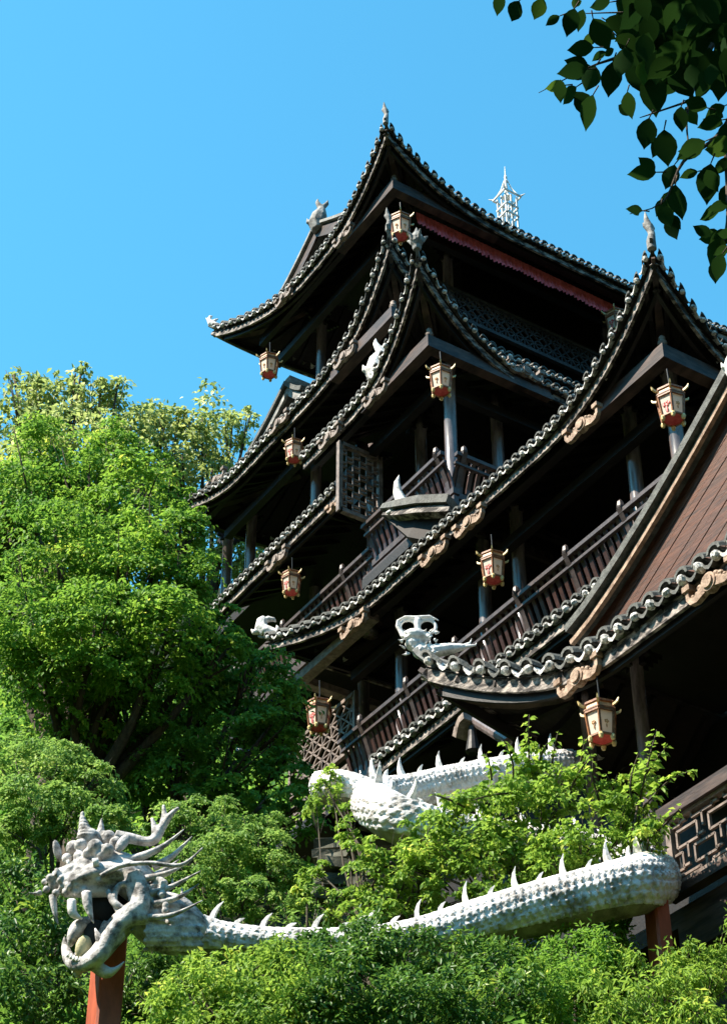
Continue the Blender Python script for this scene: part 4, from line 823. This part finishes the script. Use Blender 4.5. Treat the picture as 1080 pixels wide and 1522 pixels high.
plant('hedge_bush', 'dark glossy bush at bottom centre in front of the dragon body', 'bush', [(490,1418,16.3,50),(550,1412,16.3,50),(612,1420,16.3,50),(680,1428,16.3,48),(530,1385,16.6,22),(470,1395,16.6,24),(590,1395,16.5,22),(520,1480,15.9,68),(610,1490,15.9,70),(700,1485,15.9,68),(740,1435,16.3,46),(470,1490,15.9,55),(780,1490,15.9,52)], M['L_gloss'], 10, 'bushes in front of the dragon', None, 10, .05, 'foliage', 'twig', cover=3.8, narrow=.45, flat=.8, spray=.42, ub=.7)
plant('hedge_bush', 'small leafy bush under the scaly belly, left of the right pillar', 'bush', [(790,1450,16.7,48),(840,1430,16.8,46),(800,1500,16.2,56),(880,1415,16.9,42),(850,1470,16.4,52),(905,1440,16.7,42),(770,1415,17.3,34),(830,1395,17.5,34),(900,1390,17.7,36)], M['L_bright'], 9, 'bushes in front of the dragon', None, 11, .05, 'foliage', 'twig', cover=3.4, narrow=.42, flat=.8, spray=.42, ub=.7)
plant('hedge_bush', 'narrow leaved bush at the bottom right corner', 'bush', [(900,1505,16,55),(960,1480,16.2,50),(1010,1490,16.2,56),(1060,1470,16.4,52),(1075,1415,17,46),(1035,1435,17,42),(960,1520,15.9,50),(1050,1520,16,55),(1000,1450,17.2,40),(940,1450,16.6,36)], M['L_vine'], 13, 'bushes in front of the dragon', None, 12, .05, 'foliage', 'twig', cover=3.6, narrow=.28, droop=.5, flat=.8, spray=.42)
plant('twiggy_shrub', 'twiggy pale shrub standing behind the thin dragon neck', 'shrub', [(420,1350,18.6,28),(455,1335,18.6,26),(480,1360,18.5,24),(440,1375,18.4,24),(500,1335,18.7,18)], M['L_feather'], 8, SG, None, 13, .04, 'foliage', 'twig', cover=1.7, narrow=.3, ub=.3, flat=.9)
# climbers over the dragon loops
plant('climbing_plant', 'climber hanging over the stone wall below the left bend of the dragon loop', 'climber', [(535,1265,18.3,26),(545,1305,18.3,34),(575,1340,18.2,38),(525,1340,18.3,30),(610,1310,18.4,40),(640,1345,18.2,38),(550,1372,18,30),(515,1235,18.5,22),(505,1185,19.3,22),(490,1150,19.5,16),(690,1345,18,34),(470,1200,19.4,22),(480,1168,19.2,16),(515,1205,19,16),(470,1300,18.8,26),(600,1245,18.1,24),(645,1225,18.0,32),(690,1205,18.0,30),(560,1262,18.1,20),(620,1268,18.0,28),(445,1335,18.6,26),(500,1350,18.5,24)], M['L_vine'], 8.5, SG, None, 14, .04, 'foliage', 'twig', cover=2.3, spray=.4)
def shoots(name, label, blobs, ups, seed, mt='L_vine', leaf_px=10):
    root = plant(name, label, 'shrub', blobs, M[mt], leaf_px, SG, None, seed, .05, 'foliage', 'twig', cover=2.1, spray=.4, jag=1.15, narrow=.6)
    P, D, N_, S, T = [], [], [], [], []; w = MB(); rng = np.random.default_rng(seed)
    for x0, y0, x1, y1, f in ups:                      # long leafy shoots reaching up
        a, b = np.array(at_f(x0, y0, f)), np.array(at_f(x1, y1, f - .15)); L = np.linalg.norm(b - a); n = int(L / .016)
        bend = rng.normal(size=3) * L * .06
        pts = [a + (b-a)*t + bend*math.sin(t*math.pi) for t in np.linspace(0, 1, 8)]; w.tube(pts, [.012]*5 + [.009, .007, .004], 6)
        for i in range(n):
            t = (i + .5)/n; c = a + (b-a)*t + bend*math.sin(t*math.pi); k = rng.normal(size=3); k[2] *= .3; k /= np.linalg.norm(k); s = leaf_px*mpp(f, y0)*rng.uniform(.9, 1.6)*(1.3 - .5*t)
            P.append(c + k*s*.75); D.append(k + np.array([0, 0, -.35])); N_.append(np.array([0, 0, 1]) + rng.normal(size=3)*.4); S.append(s); T.append(rng.uniform(.3, 1))
    blades('shoot_leaves', np.array(P), np.array(D), np.array(N_), np.array(S), np.array(T), M[mt], root, .6); w.build('shoot_stem', M['twig'], root, True)
shoots('sapling', 'bright sapling with tall shoots in front of the dark second dragon loop', [(705,1215,18.1,44),(760,1185,18.2,52),(735,1255,18,52),(805,1215,18.1,54),(785,1145,18.3,42),(670,1270,17.9,50),(770,1290,17.9,52),(720,1310,17.8,46),(835,1170,18.2,36),(640,1300,18.0,44),(830,1270,17.9,48),(600,1290,18.1,36)],
    [(790,1150,786,1062,18.2),(800,1150,812,1105,18.2),(760,1170,745,1100,18.2),(840,1170,868,1098,18.1),(820,1160,828,1090,18.2),(775,1180,700,1190,17.9),(690,1200,640,1180,17.9),(730,1160,722,1120,18.2),(845,1180,880,1120,18)], 21)
shoots('sapling', 'bright sapling with a long arching shoot beside the lattice railing at right', [(880,1230,17.9,48),(930,1230,17.8,46),(900,1185,18,34),(950,1190,17.9,32),(860,1265,17.7,44),(965,1245,17.7,32),(820,1280,17.7,40),(955,1150,18,20)],
    [(950,1190,975,1085,17.8),(955,1200,1030,1145,17.7),(940,1190,948,1120,17.8),(890,1190,880,1130,18),(960,1150,990,1110,17.8),(925,1210,900,1150,18),(970,1240,1010,1200,17.6)], 22)
# undergrowth all over the slope
rng = np.random.default_rng(77); P, S = [], []
while len(P) < 52000:
    f_, l_ = rng.uniform(13.5, 31), rng.uniform(-9, 7)
    x, y = FW[0]*f_ + RT[0]*l_, FW[1]*f_ + RT[1]*l_
    if (x > 15 and y > 15) or (x > 12.9 and y < 15.5): continue
    hgt = .25 + .55 * (.5 + .5*math.sin(x*2.1 + 1.3*math.sin(y*1.7))) * (.5 + .5*math.sin(y*1.3 + x*.4))
    P.append((x, y, ground(x, y) + rng.uniform(0, 1)**.6 * hgt * 1.2)); S.append(rng.uniform(.07, .16))
while len(P) < 92000:
    f_, l_ = rng.uniform(31, 62), rng.uniform(-15, 3)
    x, y = FW[0]*f_ + RT[0]*l_, FW[1]*f_ + RT[1]*l_
    if x > 14 and y < 31: continue
    P.append((x, y, ground(x, y) + rng.uniform(0, 1)**.6 * (1.2 + .9*math.sin(x*1.1)*math.sin(y*.8)))); S.append(rng.uniform(.22, .42))
P = np.array(P); n_ = len(P); D = rng.normal(size=(n_, 3)); D[:, 2] = D[:, 2]*.4 + .1; N_ = rng.normal(size=(n_, 3))*.5 + np.array([-.3, 0, 1.0])
tag(blades('undergrowth', P, D, N_, np.array(S), rng.random(n_)**1.3, M['L_deep'], None, .45), kind='stuff')
# dry stone retaining wall behind the neck
rw = MB(); rnd = random.Random(3); k = mpp(19.6, 1290); yy = 1264
while yy < 1380:
    x = 468; hpx = rnd.uniform(6, 15)
    while x < 600:
        wpx = rnd.uniform(18, 60); c = at_f(x + wpx/2, yy + rnd.uniform(-2, 2), 19.6 + rnd.uniform(-.16, .16)); rot = Matrix.Rotation(-YAW + rnd.uniform(-.2, .2), 3, 'Z') @ Matrix.Rotation(rnd.uniform(-.1, .1), 3, 'Y'); o0 = len(rw.v)
        rw.box((-wpx*.5*k, -.25, -hpx*.62*k), (wpx*.5*k, .25, hpx*.62*k))
        for i in range(o0, len(rw.v)): v = Vector(rw.v[i]); v = Vector((v.x + rnd.uniform(-.03, .03), v.y + rnd.uniform(-.06, .06), v.z + rnd.uniform(-.02, .02))); rw.v[i] = tuple(c + rot @ v)
        x += wpx * .96
    yy += hpx * 1.1
o = rw.build('stone_wall', M['rock']); tag(moved(o, at_f(500, 1370, 19.5)), 'dark dry stone retaining wall behind the dragon neck', 'wall', None, 'thing')

# ------------------------------------------------------------------ branch overhead, upper right
ob = empty('overhanging_tree', (at_f(1080, 60, 4.6).x + RT[0]*5.0 - FW[0]*1.5, at_f(1080, 60, 4.6).y + RT[1]*5.0 - FW[1]*1.5, 0), 'dark leafy tree branch hanging into the top right corner against the sky', 'tree')
def big_leaf(mb_, c, d, n, L, tone, w=.62):
    d = Vector(d).normalized(); n = Vector(n); n = (n - d*n.dot(d)).normalized(); s = d.cross(n); V = []
    for t, k in ((0, .03), (.12, .55), (.3, .95), (.48, 1.0), (.66, .8), (.82, .42), (.92, .16), (1, .01)):
        m = c + d*(t - .45)*L - n*L*(.10*t*t)
        for sg in (-1, 0, 1): V.append(m + s*(sg*k*w*L*.5) + n*(abs(sg)*k*L*.05))
    o = len(mb_[0]); mb_[0].extend(V)
    for i in range(7):
        for a in (0, 1): mb_[1].append((o+3*i+a, o+3*i+3+a, o+3*i+4+a, o+3*i+1+a)); mb_[2].append(tone)
BL = ([], [], []); rnd = random.Random(44); OF = 4.6
seen = [(118,15,105,95),(185,45,112,115),(285,35,112,105),(345,85,150,70),(420,90,105,120),(440,10,100,60),(545,18,165,95),(610,100,25,110),(545,140,60,150),(465,205,175,115),(540,235,150,70),(430,300,175,125),(355,365,170,90),(415,400,130,110),(505,330,110,130),(495,470,105,155),(590,330,95,150),
 (665,440,80,115),(690,70,80,120),(760,110,95,170),(860,30,150,110),(900,90,200,140),(660,180,30,120),(720,230,110,170),(800,200,80,170),(640,260,100,140),(700,320,60,160),(770,390,85,190),(870,330,130,150),(950,440,195,110),(885,500,90,110),(980,330,100,140),(1000,150,95,160),(1050,60,120,140),(960,230,60,150),(1040,260,110,150),
 (740,560,100,140),(820,620,85,160),(725,730,180,120),(840,745,110,120),(870,850,85,165),(820,910,70,110),(845,960,65,110),(930,630,150,140),(1010,520,165,110),(1030,470,150,100),(920,735,165,80),(1000,770,95,170),(1050,620,170,150),(1060,700,140,100),(1010,900,155,120),(1010,1000,170,110),(1050,1010,150,130),(1035,1060,110,130),(1045,1125,105,120),(1070,560,90,90),(690,885,190,70),(1070,830,110,120)]
RTv, UPv, FWv = Vector((*RT, 0)), Vector((0, 0, 1)), Vector((*FW, 0))
vup = (UPv*math.cos(PITCH) - FWv*math.sin(PITCH)); vfw = FWv*math.cos(PITCH) + UPv*math.sin(PITCH)
tw = MB()
def put(px, py, ang, Lp, tone, f):
    c = at_f(px, py, f); L = Lp * mpp(f, py); a = R(ang)
    d = RTv*math.cos(a) - vup*math.sin(a) + vfw*rnd.uniform(-.35, .35)
    n = UPv*.6 + vfw*rnd.uniform(.2, .7) + RTv*rnd.uniform(-.5, .5)
    big_leaf(BL, c, d, n, L, tone); return c, d, L
for X, Y, a, Lz in seen:
    c, d, L = put(700 + X/2.842, Y/2.842, a, Lz/2.842*1.02, rnd.random()**1.3, OF + rnd.uniform(-.1, .25))
    tw.tube([c - d.normalized()*L*.45, c - d.normalized()*L*.7 + RTv*.01], [.0022, .003], 5)
for i in range(150): # thick inner part of the branch
    X, Y = rnd.uniform(640, 1120), rnd.uniform(-40, 380)
    if X - 640 < (Y - 150) * .9: continue
    put(700 + X/2.842, Y/2.842, rnd.uniform(40, 150), rnd.uniform(105, 165)/2.842, rnd.random()*.6, OF + rnd.uniform(-.25, .5))
for X, Y, a, Lz in seen: # smaller leaves overlapping the big ones
    if X > 380 and rnd.random() < .75: put(700 + (X + rnd.uniform(-45, 45))/2.842, (Y + rnd.uniform(-40, 30))/2.842, a + rnd.uniform(-50, 50), Lz/2.842*rnd.uniform(.6, .9), rnd.random(), OF + rnd.uniform(-.1, .3))
for i in range(950): # unseen crown leaves above the frame, added to shade the branch
    x, y = rnd.uniform(480, 1500), rnd.uniform(-620, -45)
    put(x, y, rnd.uniform(0, 180), rnd.uniform(45, 75), rnd.random()*.8, OF + rnd.uniform(-.9, .9))
for i in range(120):
    put(rnd.uniform(1100, 1400), rnd.uniform(-40, 420), rnd.uniform(30, 150), rnd.uniform(40, 60), rnd.random(), OF + rnd.uniform(-.5, .6))
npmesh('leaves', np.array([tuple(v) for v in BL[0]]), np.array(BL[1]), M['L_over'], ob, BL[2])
for pts, rad in (([(1180,-60),(1075,40),(1024,150),(1022,215)], [.02,.012,.006,.003]), ([(1180,-60),(1040,30),(930,80),(875,100),(800,138)], [.02,.012,.008,.004,.0015]), ([(1140,60),(1075,190),(1015,240),(985,300),(935,318)], [.014,.009,.006,.003,.0015]), ([(1075,40),(960,20),(870,20)], [.01,.005,.002]), ([(1075,190),(1080,330),(1060,390)], [.008,.006,.003]), ([(1024,150),(965,170),(950,175)], [.005,.003,.0015])):
    P = resample([(*at_f(x, y, OF + .1), r) for (x, y), r in zip(pts, rad)], .04); tw.tube(P[:, :3], list(P[:, 3]), 6)
tb = ob.location; hub = at_f(1180, -60, OF + .1); tw.tube([tb - Vector((0,0,.3)), tb + Vector((0,0,2.5)), tb.lerp(hub, .75) + Vector((0,0,1.4)), hub], [.16, .12, .06, .02], 10)
tw.build('branches', M['bark'], ob, True)
